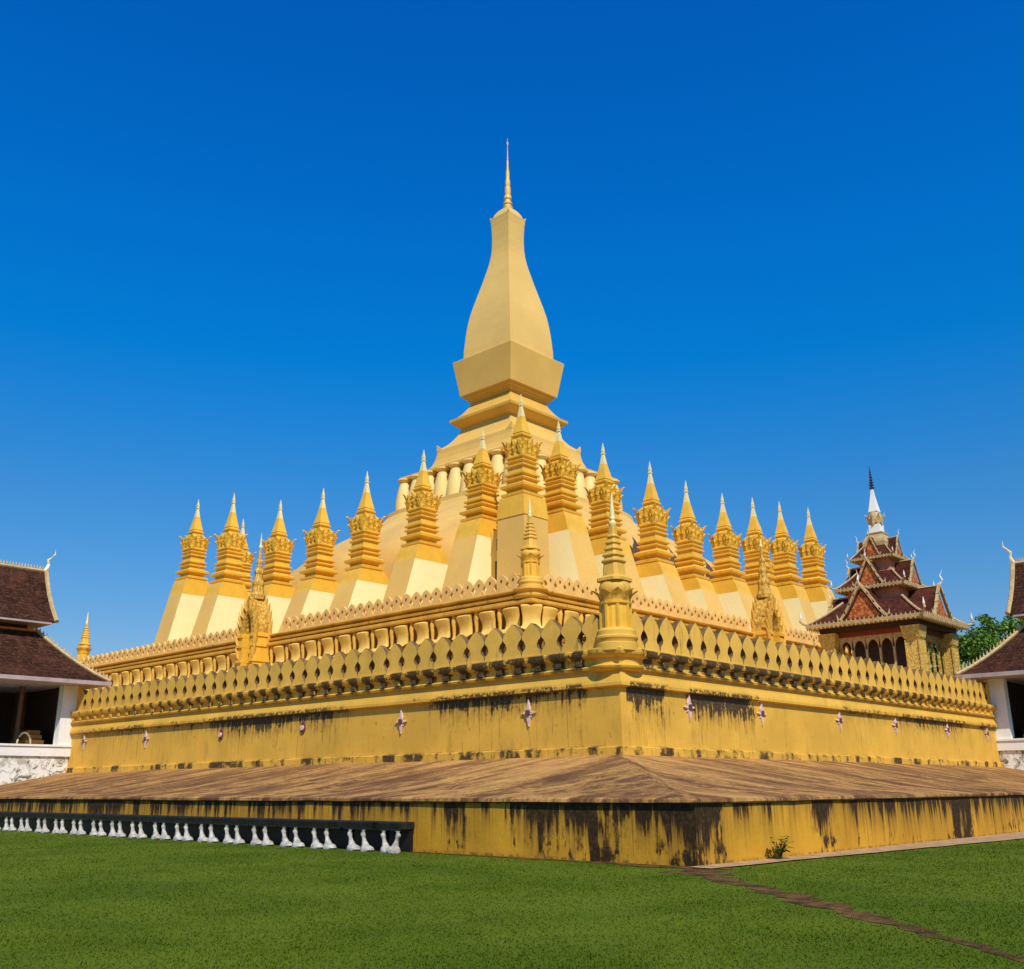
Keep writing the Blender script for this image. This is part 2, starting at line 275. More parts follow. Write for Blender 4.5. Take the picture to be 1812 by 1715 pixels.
def rough_white():
    n = NT('flaking_whitewash'); a = n.noise(n.pos, 1.6, 7, 0.7); b = n.noise(n.pos, 5, 6, 0.7); X, Y, Z = n.sep(n.pos)
    c = n.mix(n.ss(a, 0.47, 0.60), (0.78, 0.76, 0.70), (0.45, 0.42, 0.35))
    c = n.mix(n.math('MULTIPLY', n.ss(n.noise(n.pos, 1.9, 8, 0.75, 1.5), 0.53, 0.60), 0.9), c, (0.09, 0.075, 0.05)); n.bump(a, 0.8, 0.06); return n.fin(c, 0.85)
M['roughwhite'] = rough_white()
def lawn_mat():
    n = NT('lawn_soil'); a = n.noise(n.pos, 0.35, 5, 0.6); b = n.noise(n.pos, 5.0, 6, 0.7); f = n.noise(n.pos, 40, 3, 0.7)
    c = n.mix(n.ss(a, 0.35, 0.65), (0.070, 0.112, 0.006), (0.110, 0.148, 0.010))
    c = n.mix(n.math('MULTIPLY', n.ss(b, 0.42, 0.66), 0.3), c, (0.060, 0.092, 0.006))
    n.bump(n.math('ADD', f, b), 0.4, 0.02); return n.fin(c, 0.95, 0, 0.1)
M['lawn'] = lawn_mat()
def blade_mat():
    n = NT('grass_blades'); a = n.noise(n.pos, 0.35, 5, 0.6); b = n.noise(n.pos, 3.0, 5, 0.7); d = n.noise(n.pos, 60, 2)
    c = n.mix(n.ss(a, 0.35, 0.65), (0.100, 0.150, 0.008), (0.165, 0.205, 0.016))
    c = n.mix(n.math('MULTIPLY', n.ss(b, 0.42, 0.68), 0.4), c, (0.075, 0.120, 0.007))
    dry = n.noise(n.pos, 0.9, 6, 0.7); c = n.mix(n.math('MULTIPLY', n.ss(dry, 0.56, 0.70), 0.55), c, (0.19, 0.165, 0.035))
    c = n.mix(n.math('MULTIPLY', n.ss(d, 0.55, 0.75), 0.45), c, (0.26, 0.27, 0.05))
    d_ = n.t.nodes.new('ShaderNodeBsdfDiffuse'); t_ = n.t.nodes.new('ShaderNodeBsdfTranslucent'); m_ = n.t.nodes.new('ShaderNodeMixShader'); m_.inputs[0].default_value = 0.45
    n.lk(c, d_.inputs[0]); n.lk(c, t_.inputs[0]); n.lk(d_.outputs[0], m_.inputs[1]); n.lk(t_.outputs[0], m_.inputs[2]); n.lk(m_.outputs[0], n.out.inputs[0])
    return n.m
M['blade'] = blade_mat()
def dirt_mat():
    n = NT('bare_dirt'); a = n.noise(n.pos, 2.5, 7, 0.7); b = n.noise(n.pos, 14, 5, 0.7)
    c = n.mix(n.ss(a, 0.35, 0.65), (0.045, 0.026, 0.010), (0.20, 0.10, 0.036)); c = n.mix(n.math('MULTIPLY', n.ss(b, 0.5, 0.7), 0.6), c, (0.04, 0.03, 0.012))
    n.bump(b, 0.8, 0.05); return n.fin(c, 0.95, 0, 0.1)
M['dirt'] = dirt_mat()
def leaves(name, c1, c2):
    n = NT(name); a = n.noise(n.pos, 0.9, 4); oi = n.t.nodes.new('ShaderNodeObjectInfo')
    c = n.mix(n.ss(a, 0.35, 0.65), c1, c2); n.b.inputs['Subsurface Weight'].default_value = 0.0
    return n.fin(c, 0.55, 0, 0.3)
M['treeleaf'] = leaves('tree_leaves', (0.07, 0.15, 0.015), (0.15, 0.27, 0.03))
M['treeleaf2'] = leaves('tree_leaves_dark', (0.045, 0.10, 0.02), (0.10, 0.19, 0.03))
M['bark'] = simple('bark', (0.10, 0.07, 0.045), 0.9)
M['weed'] = leaves('weed_leaves', (0.035, 0.075, 0.012), (0.09, 0.14, 0.03))
M['orangecloth'] = simple('orange_wood', (0.42, 0.16, 0.03), 0.6)
M['ivory'] = simple('ivory', (0.62, 0.50, 0.30), 0.5)

# ------------------------------------------------------------------ mesh builder
class MB:
    def __init__(s): s.v = []; s.f = []; s.mi = []; s.cur = 0
    def add(s, vs, fs):
        o = len(s.v); s.v += [tuple(p) for p in vs]; s.f += [tuple(i + o for i in f) for f in fs]; s.mi += [s.cur] * len(fs); return s
    def box(s, x0, x1, y0, y1, z0, z1):
        return s.add([(x0, y0, z0), (x1, y0, z0), (x1, y1, z0), (x0, y1, z0), (x0, y0, z1), (x1, y0, z1), (x1, y1, z1), (x0, y1, z1)],
                     [(0, 3, 2, 1), (4, 5, 6, 7), (0, 1, 5, 4), (1, 2, 6, 5), (2, 3, 7, 6), (3, 0, 4, 7)])
    def loft(s, secs, caps=(True, True)):
        n = len(secs[0]); vs = [p for sec in secs for p in sec]; fs = []
        for i in range(len(secs) - 1):
            for j in range(n):
                a = i * n + j; b = i * n + (j + 1) % n; fs.append((a, b, b + n, a + n))
        if caps[0]: fs.append(tuple(range(n - 1, -1, -1)))
        if caps[1]: fs.append(tuple(range((len(secs) - 1) * n, len(secs) * n)))
        return s.add(vs, fs)
    def square(s, cx, cy, prof, caps=(True, True)):      # prof: (half width, z)
        return s.loft([[(cx - h, cy - h, z), (cx + h, cy - h, z), (cx + h, cy + h, z), (cx - h, cy + h, z)] for h, z in prof], caps)
    def rect(s, x0, x1, y0, y1, prof, caps=(True, True)): # prof: (outset, z)
        return s.loft([[(x0 - o, y0 - o, z), (x1 + o, y0 - o, z), (x1 + o, y1 + o, z), (x0 - o, y1 + o, z)] for o, z in prof], caps)
    def lathe(s, cx, cy, prof, n=24, ex=2.0, rot=0.0, caps=(True, True)):
        secs = []
        for r, z in prof:
            sec = []
            for k in range(n):
                a = rot + 2 * math.pi * k / n; c, q = math.cos(a), math.sin(a)
                m = (abs(c) ** ex + abs(q) ** ex) ** (-1.0 / ex)
                sec.append((cx + r * m * c, cy + r * m * q, z))
            secs.append(sec)
        return s.loft(secs, caps)
    def prism(s, pts, fn, t0, t1):                        # pts (a,b) outline; fn(a,b,t) -> xyz
        n = len(pts); vs = [fn(a, b, t0) for a, b in pts] + [fn(a, b, t1) for a, b in pts]
        fs = [tuple(range(n - 1, -1, -1)), tuple(range(n, 2 * n))] + [(i, (i + 1) % n, (i + 1) % n + n, i + n) for i in range(n)]
        return s.add(vs, fs)
    def tube(s, pts, rad, n=8):
        secs = []
        for i, p in enumerate(pts):
            p = Vector(p); q = Vector(pts[min(i + 1, len(pts) - 1)]) - Vector(pts[max(i - 1, 0)]); q.normalize()
            a = q.cross(Vector((0, 0, 1)) if abs(q.z) < 0.9 else Vector((1, 0, 0))).normalized(); b = q.cross(a)
            r = rad[i] if isinstance(rad, (list, tuple)) else rad
            secs.append([tuple(p + a * r * math.cos(2 * math.pi * k / n) + b * r * math.sin(2 * math.pi * k / n)) for k in range(n)])
        return s.loft(secs)
    def leafplate(s, base, out, up, side, w, h, flare, th=0.06, tip=0.0):
        """pointed leaf: rows of (half width, height, outward) bent outwards towards its tip"""
        rows = [(0.30, 0.0, 0.0), (0.50, 0.30, 0.05), (0.46, 0.55, 0.25), (0.25, 0.80, 0.60), (0.03, 1.0, 1.0 + tip)]
        B = Vector(base); O = Vector(out); U = Vector(up); S = Vector(side); vs = []
        for hw, hh, oo in rows:
            c = B + U * (h * hh) + O * (flare * oo)
            vs += [c - S * (w * hw), c + O * (th * 1.3), c + S * (w * hw), c - O * th]
        fs = []
        for i in range(len(rows) - 1):
            for j in range(4):
                a = i * 4 + j; b = i * 4 + (j + 1) % 4; fs.append((a, b, b + 4, a + 4))
        fs += [(3, 2, 1, 0), tuple(len(vs) - 4 + k for k in range(4))]
        return s.add(vs, fs)
    def build(s, name, mats, parent=None, smooth=False, loc=None, normals=True):
        me = bpy.data.meshes.new(name); me.from_pydata(s.v, [], s.f)
        if not isinstance(mats, (list, tuple)): mats = [mats]
        for m in mats: me.materials.append(m)
        if len(mats) > 1: me.polygons.foreach_set('material_index', s.mi)
        if normals:
            b = bmesh.new(); b.from_mesh(me); bmesh.ops.recalc_face_normals(b, faces=b.faces); b.to_mesh(me); b.free()
        if smooth:
            me.polygons.foreach_set('use_smooth', [True] * len(me.polygons))
            if smooth is not True: me.set_sharp_from_angle(angle=R(smooth))
        o = bpy.data.objects.new(name, me); C.objects.link(o)
        if parent: o.parent = parent
        if loc: o.location = loc
        return o

def tag(o, label, cat, group=None, kind=None):
    o['label'] = label; o['category'] = cat
    if group: o['group'] = group
    if kind: o['kind'] = kind
    return o
def thing(name, label, cat, loc=(0, 0, 0), rz=0, group=None):
    o = bpy.data.objects.new(name, None); C.objects.link(o); o.location = loc; o.rotation_euler = (0, 0, rz); o.empty_display_size = 0.3
    return tag(o, label, cat, group)
def structure(o, label=None, cat=None):
    o['kind'] = 'structure'
    if label: o['label'] = label
    if cat: o['category'] = cat
    return o
def dup(root, loc, rz, label, name=None):
    r = root.copy(); C.objects.link(r); r.location = loc; r.rotation_euler = (0, 0, rz); r['label'] = label
    for ch in list(root.children):
        c = ch.copy(); C.objects.link(c); c.parent = r
        for g in list(ch.children):
            d = g.copy(); C.objects.link(d); d.parent = c
    return r

ORD = ['first', 'second', 'third', 'fourth', 'fifth', 'sixth', 'seventh', 'eighth', 'ninth', 'tenth', 'eleventh', 'twelfth', 'thirteenth', 'fourteenth', 'fifteenth', 'sixteenth', 'seventeenth', 'eighteenth']
A1, B1, E1 = 33.56, 35.89, 34.5        # lower terrace: x from -A1, y from -B1
A2, E2 = 23.06, 24.0                   # upper terrace
A0, B0 = 40.31, 42.64                  # platform
# wall frames: (u along the wall, outwards, z)
def FL(A): return lambda u, o, z: (-A - o, u, z)
def FR(B): return lambda u, o, z: (u, -B - o, z)

# ------------------------------------------------------------------ ground
g = MB()
N = 60
g.add([(-1500, -1500, 0), (1500, -1500, 0), (1500, 1500, 0), (-1500, 1500, 0)], [(0, 1, 2, 3)])
structure(g.build('lawn', M['lawn'], normals=False), 'flat green lawn in front of the temple platform')

# bare dirt track from the platform corner, and the paved edge along the right-hand wall
ctr = [(-40.2, -42.75, .42), (-41.3, -43.3, .50), (-42.4, -44.5, .26), (-43.3, -45.7, .20), (-44.2, -46.75, .30), (-45.2, -47.95, .24), (-46.0, -48.85, .17), (-46.9, -49.9, .10), (-47.7, -50.8, .10), (-48.7, -52.0, .08), (-50, -53.6, .08)]
pts = []
for i in range(len(ctr) - 1):
    for k in range(8):
        t = k / 8; pts.append([ctr[i][j] * (1 - t) + ctr[i + 1][j] * t for j in range(3)])
pts.append(list(ctr[-1])); vs_ = []; fs_ = []
for i, (x, y, w) in enumerate(pts):
    a = pts[max(i - 1, 0)]; b = pts[min(i + 1, len(pts) - 1)]; d = Vector((b[0] - a[0], b[1] - a[1], 0)).normalized(); nrm = Vector((-d.y, d.x, 0))
    w1 = w * (0.75 + .30 * math.sin(i * .9) + .28 * math.sin(i * 2.3 + 1) + .35 * random.random()); w2 = w * (0.75 + .30 * math.sin(i * .7 + 2) + .25 * math.sin(i * 1.9) + .35 * random.random())
    vs_ += [(x + nrm.x * w1, y + nrm.y * w1, .006), (x - nrm.x * w2, y - nrm.y * w2, .006)]
    if i: fs_.append((2 * i - 2, 2 * i - 1, 2 * i + 1, 2 * i))
p = MB().add(vs_, fs_)
structure(p.build('dirt_path', M['dirt'], normals=False), 'bare brown dirt track crossing the lawn from the platform corner')
p = MB()
ys = [-B0 - .42 - .14 * random.random() for _ in range(70)]; vs_ = []; fs_ = []
for i in range(70):
    x = -A0 - .3 + i * .9; w = .42 + min(1.0, max(0, (x + 40) / 14)) * .85
    vs_ += [(x, -B0 - w - .12 * random.random(), .004 + .02), (x, -B0 + .02, .03)]
    if i: fs_.append((2 * i - 2, 2 * i, 2 * i + 1, 2 * i - 1))
p.add(vs_, fs_)
structure(p.build('paved_path', M['paving'], normals=False), 'brown paved edge along the foot of the right-hand platform wall')
p = MB(); vs_ = []; fs_ = []
for i in range(90):
    y = -B0 - .35 + i * .55
    vs_ += [(-A0 - .16 - .16 * random.random() - (.25 if y < -41 else 0), y, .010), (-A0 + .02, y, .012)]
    if i: fs_.append((2 * i - 2, 2 * i - 1, 2 * i + 1, 2 * i))
p.add(vs_, fs_)
structure(p.build('soil_path', M['dirt'], normals=False), 'dark strip of bare soil along the foot of the left-hand platform wall')

# grass blades: denser close to where people walk on the lawn
n_bl = 560000
rr = 2.6 * (62 / 2.6) ** rng.random(n_bl); th = R(42.8) + (rng.random(n_bl) - .5) * R(86)
gx = CAM.x + rr * np.cos(th); gy = CAM.y + rr * np.sin(th)
keep = ~((gx > -A0 - .22) & (gy > -B0 - .45))
pc = np.array(ctr)
dmin = np.full(n_bl, 9.0)
for i in range(len(pc) - 1):
    a = pc[i, :2]; b = pc[i + 1, :2]; ab = b - a; t = np.clip(((gx - a[0]) * ab[0] + (gy - a[1]) * ab[1]) / (ab @ ab), 0, 1)
    w = pc[i, 2] * (1 - t) + pc[i + 1, 2] * t
    dmin = np.minimum(dmin, np.hypot(gx - a[0] - t * ab[0], gy - a[1] - t * ab[1]) / w)
wob = .35 * np.sin(gx * 5.1 + np.sin(gy * 3.7)) * np.sin(gy * 4.3); keep &= (dmin > 0.55 + wob + .9 * rng.random(n_bl)) | (rng.random(n_bl) < .22)
strip = (gx > -40) & (gy > -B0 - .5 - np.clip((gx + 40) / 14, 0, 1) * .85); keep &= ~strip
gx, gy, rr = gx[keep], gy[keep], rr[keep]; k = len(gx)
patch = np.sin(gx * 1.3 + 2 * np.sin(gy * .9)) * np.sin(gy * 1.1 + 1.5 * np.sin(gx * .7))
hgt = (0.009 + .011 * rng.random(k)) * (1 + .25 * patch) * (1 + .014 * rr); wid = (.0028 + .0028 * rng.random(k)) * (1 + .10 * rr)
an = rng.random(k) * 2 * np.pi; la = rng.random(k) * 2 * np.pi; lean = hgt * (.2 + .7 * rng.random(k))
co = np.empty((k, 3, 3), np.float32)
co[:, 0] = np.c_[gx - wid * np.cos(an), gy - wid * np.sin(an), np.zeros(k)]
co[:, 1] = np.c_[gx + wid * np.cos(an), gy + wid * np.sin(an), np.zeros(k)]
co[:, 2] = np.c_[gx + lean * np.cos(la), gy + lean * np.sin(la), hgt]
me = bpy.data.meshes.new('grass'); me.vertices.add(3 * k); me.vertices.foreach_set('co', co.ravel())
me.loops.add(3 * k); me.loops.foreach_set('vertex_index', np.arange(3 * k, dtype=np.int32))
me.polygons.add(k); me.polygons.foreach_set('loop_start', np.arange(0, 3 * k, 3, dtype=np.int32)); me.update(); me.materials.append(M['blade'])
go = bpy.data.objects.new('grass', me); C.objects.link(go)
tag(go, 'short green grass covering the lawn', 'grass', kind='stuff')

# ------------------------------------------------------------------ platform: retaining wall and sloping apron
plat = thing('temple_platform', 'stained low yellow platform with sloping brown apron under the temple terraces', 'platform')
m = MB(); m.rect(-A0, 38, -B0, 40, [(0, -.1), (0, 1.16)]); m.build('retaining_wall', M['retain'], plat)
# apron: subdivided so that its lip and surface wander a little
m = MB(); prof = [(A0 - A1 + .04, 1.165), (A0 - A1 + .075, 1.185), (A0 - A1 + .07, 1.245), (A0 - A1, 1.275), (5.0, 1.46), (3.4, 1.75), (1.7, 2.08), (.10, 2.385), (-.5, 2.40)]
nseg = 60; secs = []
for o, z in prof:
    x0, x1, y0, y1 = -A1 - o, 31.2 + o, -B1 - o, 33.2 + o; sec = []
    for (ax, ay, bx, by) in ((x0, y0, x1, y0), (x1, y0, x1, y1), (x1, y1, x0, y1), (x0, y1, x0, y0)):
        for k_ in range(nseg):
            t = k_ / nseg; sec.append((ax + (bx - ax) * t + (random.random() - .5) * .02, ay + (by - ay) * t + (random.random() - .5) * .02, z + (random.random() - .5) * .022))
    secs.append(sec)
m.loft(secs, (False, True)); m.build('apron', M['apron'], plat, smooth=35)

# ------------------------------------------------------------------ lower terrace
lt = thing('lower_terrace', 'ochre walled lower terrace with black mould under its mouldings', 'terrace')
m = MB()
m.rect(-A1, E1, -B1, E1, [(.13, 2.2), (.13, 2.60), (.11, 2.63), (0, 2.635), (0, 4.33)])
m.build('wall', M['terrace'], lt)
CORN = [(0.0, 4.325), (.10, 4.335), (.15, 4.37), (.15, 4.46), (.12, 4.56), (.07, 4.70), (.05, 4.84), (.16, 4.88), (.18, 4.94), (.10, 4.985), (.06, 5.0), (.06, 5.20), (.15, 5.225), (.22, 5.29), (.24, 5.36), (.24, 5.44), (.19, 5.48), (-.5, 5.485)]
m = MB(); m.rect(-A1, E1, -B1, E1, CORN); m.build('moulding', M['terrace'], lt)
# rounded bastion where the mouldings turn the corner
m = MB(); cxB, cyB = -A1 + .52, -B1 + .52
m.lathe(cxB, cyB, [(.72, 4.80), (.80, 4.86), (.84, 4.90), (.85, 4.96), (.76, 5.0), (.72, 5.02), (.72, 5.2), (.82, 5.23), (.88, 5.29), (.90, 5.36), (.90, 5.46), (.8, 5.50)], 40)
m.build('corner_bastion', M['terrace'], lt, smooth=40)
# dentil blocks below the parapet
m = MB(); m.prism([(-.09, 5.005), (.09, 5.005), (.12, 5.215), (-.12, 5.215)], lambda a, b, t: (a, -t, b), .05, .155)
dent = m.build('dentil', M['terrace'], lt); dent0 = True
for fr, rz, u0, n_ in ((FL(A1), R(-90), -B1 + 1.42, 42), (FR(B1), 0, -A1 + 2.19, 40)):
    for i in range(n_):
        o = dent if dent0 else dent.copy()
        if not dent0: C.objects.link(o); o.parent = lt
        dent0 = False; o.location = fr(u0 + .84 * i, 0, 0); o.rotation_euler = (0, 0, rz)
# flower reliefs
def flower(fr, u, z, dark, i):
    s = .36; m = MB(); m.cur = 0
    q = [(0, -1), (.28, -.32), (1, 0), (.28, .32), (0, 1), (-.28, .32), (-1, 0), (-.28, -.32)]
    if dark:
        q = [(.42 * math.cos(2 * math.pi * k_ / 8), .62 * math.sin(2 * math.pi * k_ / 8) * (1.35 if k_ == 2 else 1)) for k_ in range(8)]
    else:
        for k_ in range(4):
            a = math.pi / 2 * k_; L_ = s * (1.15 if k_ % 2 else .85); c_, s_ = math.cos(a), math.sin(a)
            out = [(.05, -.12), (.32, -.17), (.62, -.10), (1.0, 0), (.62, .10), (.32, .17), (.05, .12)]
            m.prism([(u + L_ * (x * c_ - y * s_), z + L_ * (x * s_ + y * c_)) for x, y in out], lambda A_, B_, t: fr(A_, t, B_), .002, .07)
            a += math.pi / 4; c_, s_ = math.cos(a), math.sin(a); L_ = s * .55
            m.prism([(u + L_ * (x * c_ - y * s_), z + L_ * (x * s_ + y * c_)) for x, y in out], lambda A_, B_, t: fr(A_, t, B_), .003, .05)
    if dark: m.prism([(u + .36 * x, z + .36 * y) for x, y in q], lambda A_, B_, t: fr(A_, t, B_), .002, .05)
    m.cur = 1
    cc = [(u + .10 * math.cos(2 * math.pi * k_ / 10), z + .10 * math.sin(2 * math.pi * k_ / 10)) for k_ in range(10)]
    m.prism(cc, lambda A_, B_, t: fr(A_, t, B_), .004, .10)
    o = m.build('flower_relief', [M['maroonstone'], M['pinkstone']] if dark else [M['pinkstone'], M['maroonstone']], lt)
    if dark: o['label'] = 'dark maroon flower relief with pale centre'
for i, (y, z) in enumerate(((-32.29, 3.75), (-26.19, 3.76), (-20.33, 3.8), (-14.41, 3.76), (-7.85, 3.82), (-1.42, 3.92))): flower(FL(A1), y, z, i in (2, 3), i)
for i, (x, z) in enumerate(((-30.0, 3.91), (-25.44, 3.93), (-19.39, 3.96), (-14.06, 3.98), (-8.12, 4.0), (-2.75, 4.02))): flower(FR(B1), x, z, False, i)
# paved floor of the terrace
m = MB(); m.box(-A1 + .3, E1 - .3, -B1 + .3, E1 - .3, 5.3, 5.49); m.build('floor', M['upper'], lt)

def merlon_mesh(name, pitch, h, th, waist, hole_disc=False):
    """sima stone: narrow foot, waist, broad shoulders that touch the neighbours, ogee point; centred on u=0"""
    hw = pitch / 2
    prof = [(0, .975), (.07, .955), (.15, .90), (.25, waist + .04), (.33, waist), (.43, waist + .13), (.53, .95), (.60, .975), (.67, .90), (.75, .76), (.83, .58), (.90, .38), (.96, .17), (1.0, .03)]
    out = [(-a * hw, t * h) for t, a in prof] + [(a * hw, t * h) for t, a in reversed(prof)]
    m = MB(); n = len(out); half = n // 2
    # strip faces between the left and right outline (front and back), then the rim
    vs = [(x, -th / 2, z) for x, z in out] + [(x, th / 2, z) for x, z in out]; fs = []
    for i in range(half - 1):
        fs.append((i, i + 1, n - 2 - i, n - 1 - i)); fs.append((n + i, n + n - 1 - i, n + n - 2 - i, n + i + 1))
    m.add(vs, fs); rim = []
    for i in range(n):
        j = (i + 1) % n; rim.append((i, j, j + n, i + n))
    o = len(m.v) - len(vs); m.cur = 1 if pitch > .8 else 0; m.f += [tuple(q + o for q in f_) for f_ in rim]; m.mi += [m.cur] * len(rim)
    if hole_disc:
        m.cur = 1; m.prism([(.065 * math.cos(k_ * math.pi / 4), h * .62 + .085 * math.sin(k_ * math.pi / 4)) for k_ in range(8)], lambda a, b, t: (a, t, b), -th / 2 - .012, -th / 2 + .01)  # raised disc painted dark for the shade inside a small round hole
    return m
def parapet(name, label, fr, us, pitch, h, z0, th, waist, mat, rz, group):
    t = thing(name, label, 'parapet', group=group)
    u0, u1 = us[0] - pitch / 2, us[-1] + pitch / 2
    r = MB(); r.prism([(u0, z0 - .03), (u1, z0 - .03), (u1, z0 + .05), (u0, z0 + .05)], lambda a, b, tt: fr(a, tt, b), -.02 - th, .02)
    r.build('base_rail', mat, t)
    proto = merlon_mesh('merlon', pitch, h, th, waist, pitch < .8).build('merlon', [mat, M['hole_shade'] if pitch < .8 else M['rim']], t)
    for i, u in enumerate(us):
        o = proto if i == 0 else proto.copy()
        if i: C.objects.link(o); o.parent = t
        o.location = fr(u, -th / 2 - .02, z0 + .04); o.rotation_euler = (0, 0, rz); o.scale = (1, 1, .97 + .06 * random.random())
    return t
GP = 'parapets of leaf-shaped stones round the terraces'
LP = [-B1 + 1.42 - .42 + .84 * i for i in range(42)]
RP = [-A1 + 2.19 - .42 + .84 * i for i in range(-1, 39)]
parapet('parapet', 'ochre parapet of pointed stones on the lower terrace, left of the corner turret', FL(A1), LP, .84, 1.08, 5.49, .24, .56, M['merlon'], R(-90), GP)
parapet('parapet', 'ochre parapet of pointed stones on the lower terrace, right of the corner turret', FR(B1), RP, .84, 1.14, 5.49, .24, .56, M['merlon'], 0, GP)

# ------------------------------------------------------------------ upper terrace
ut = thing('upper_terrace', 'golden upper terrace ringed by big lotus petals under its cornice', 'terrace')
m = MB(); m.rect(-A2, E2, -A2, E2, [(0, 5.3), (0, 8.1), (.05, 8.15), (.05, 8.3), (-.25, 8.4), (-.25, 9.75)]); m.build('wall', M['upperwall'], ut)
m = MB(); m.rect(-A2, E2, -A2, E2, [(-.2, 9.70), (.30, 9.72), (.36, 9.78), (.36, 9.90), (.30, 9.93), (.04, 9.95), (.04, 10.02), (.27, 10.05), (.29, 10.14), (.22, 10.17), (.02, 10.19), (.02, 10.30), (.25, 10.33), (.29, 10.39), (.27, 10.45), (.20, 10.47), (-1, 10.475)]); m.build('cornice', M['upper'], ut)
m = MB(); m.lathe(-A2 + .35, -A2 + .35, [(.72, 9.98), (.80, 10.04), (.84, 10.1), (.84, 10.16), (.70, 10.2), (.70, 10.32), (.80, 10.35), (.85, 10.40), (.85, 10.46), (.78, 10.49)], 32); m.build('corner_bastion', M['upper'], ut, smooth=40)
m = MB(); m.box(-A2 + .3, E2 - .3, -A2 + .3, E2 - .3, 10.2, 10.49); m.build('floor', M['upper'], ut)
def petal_mesh(w=1.12, h=1.30):
    """hanging lotus petal: bulging shoulder under the cornice, waist, and an outward flaring rounded lip at the foot"""
    nu = 12; rows = [(1.0, .10, .80), (.97, .40, .92), (.90, .50, .96), (.80, .46, .92), (.66, .36, .84), (.50, .29, .78), (.34, .28, .78), (.20, .36, .84), (.10, .54, .94), (.04, .74, 1.0), (.0, .84, .98), (-.03, .84, .90)]
    out = []; inn = []
    for t, o, wf in rows:
        for i in range(nu + 1):
            s = -1 + 2 * i / nu; cur = (1 - s * s) ** .5
            lip = .12 * s * s if t < .2 else 0
            out.append((s * w / 2 * wf, -(o * (.74 + .26 * cur)), h * t + lip)); inn.append((s * w / 2 * wf * .96, -(o * (.74 + .26 * cur)) + .07, h * t + lip + .015))
    n = len(out); vs = out + inn; fs = []; W = nu + 1; nv = len(rows) - 1
    for j in range(nv):
        for i in range(nu):
            a = j * W + i; fs.append((a, a + 1, a + 1 + W, a + W)); fs.append((n + a, n + a + W, n + a + 1 + W, n + a + 1))
    for i in range(nu):
        fs.append((i, n + i, n + i + 1, i + 1)); a = nv * W + i; fs.append((a, a + 1, n + a + 1, n + a))
    for j in range(nv):
        a = j * W; fs.append((a, a + W, n + a + W, n + a)); a = j * W + nu; fs.append((a, n + a, n + a + W, a + W))
    return MB().add(vs, fs)
pet = petal_mesh().build('lotus_petal', M['petal'], ut, smooth=50)
spc = MB().lathe(0, 0, [(.05, 0), (.12, .12), (.07, .3), (.10, .6), (.16, 1.0), (.10, 1.28)], 8).build('bud', M['upper'], ut, smooth=40)
PL = [-21.95 + 1.57 * i for i in range(30)]
first = True
for fr, rz, us in ((FL(A2), R(-90), PL), (FR(A2), 0, PL)):
    for u in us:
        if abs(u + 1.9) < 1.2: continue
        o = pet if first else pet.copy()
        if not first: C.objects.link(o); o.parent = ut
        o.location = fr(u, -.12, 8.40); o.rotation_euler = (0, 0, rz)
        q_ = spc if first else spc.copy()
        if not first: C.objects.link(q_); q_.parent = ut
        q_.location = fr(u + .785, .12, 8.42); first = False
o = pet.copy(); C.objects.link(o); o.parent = ut; o.location = (-A2 + .1, -A2 + .1, 8.40); o.rotation_euler = (0, 0, R(-45)); o.scale = (.95, .95, 1)
UL = [-19.2 - .385 - .77 * 4 + .77 * i for i in range(0, 61)]
UR = [-14.98 + .35 - .70 * 10 + .70 * i for i in range(0, 62)]
UL = [u for u in UL if not -3.3 < u < -.5]; UR = [u for u in UR if not -3.3 < u < -.5]
for side, fr, us, rz, pt in (('left', FL(A2), UL, R(-90), .77), ('right', FR(A2), UR, 0, .70)):
    near = [u for u in us if u < -1.9]; far = [u for u in us if u > -1.9]
    parapet('parapet', 'pinkish upper parapet between its corner turret and the %s portal' % side, fr, near, pt, .84, 10.49, .16, .62, M['merlon_pink'], rz, GP)
    if side == 'left':
        parapet('parapet', 'pinkish upper parapet beyond the left portal', fr, far, pt, .84, 10.49, .16, .62, M['merlon_pink'], rz, GP)
    else:
        parapet('parapet', 'pinkish upper parapet beyond the right portal, towards the pavilion', fr, far, pt, .84, 10.49, .16, .62, M['merlon_pink'], rz, GP)

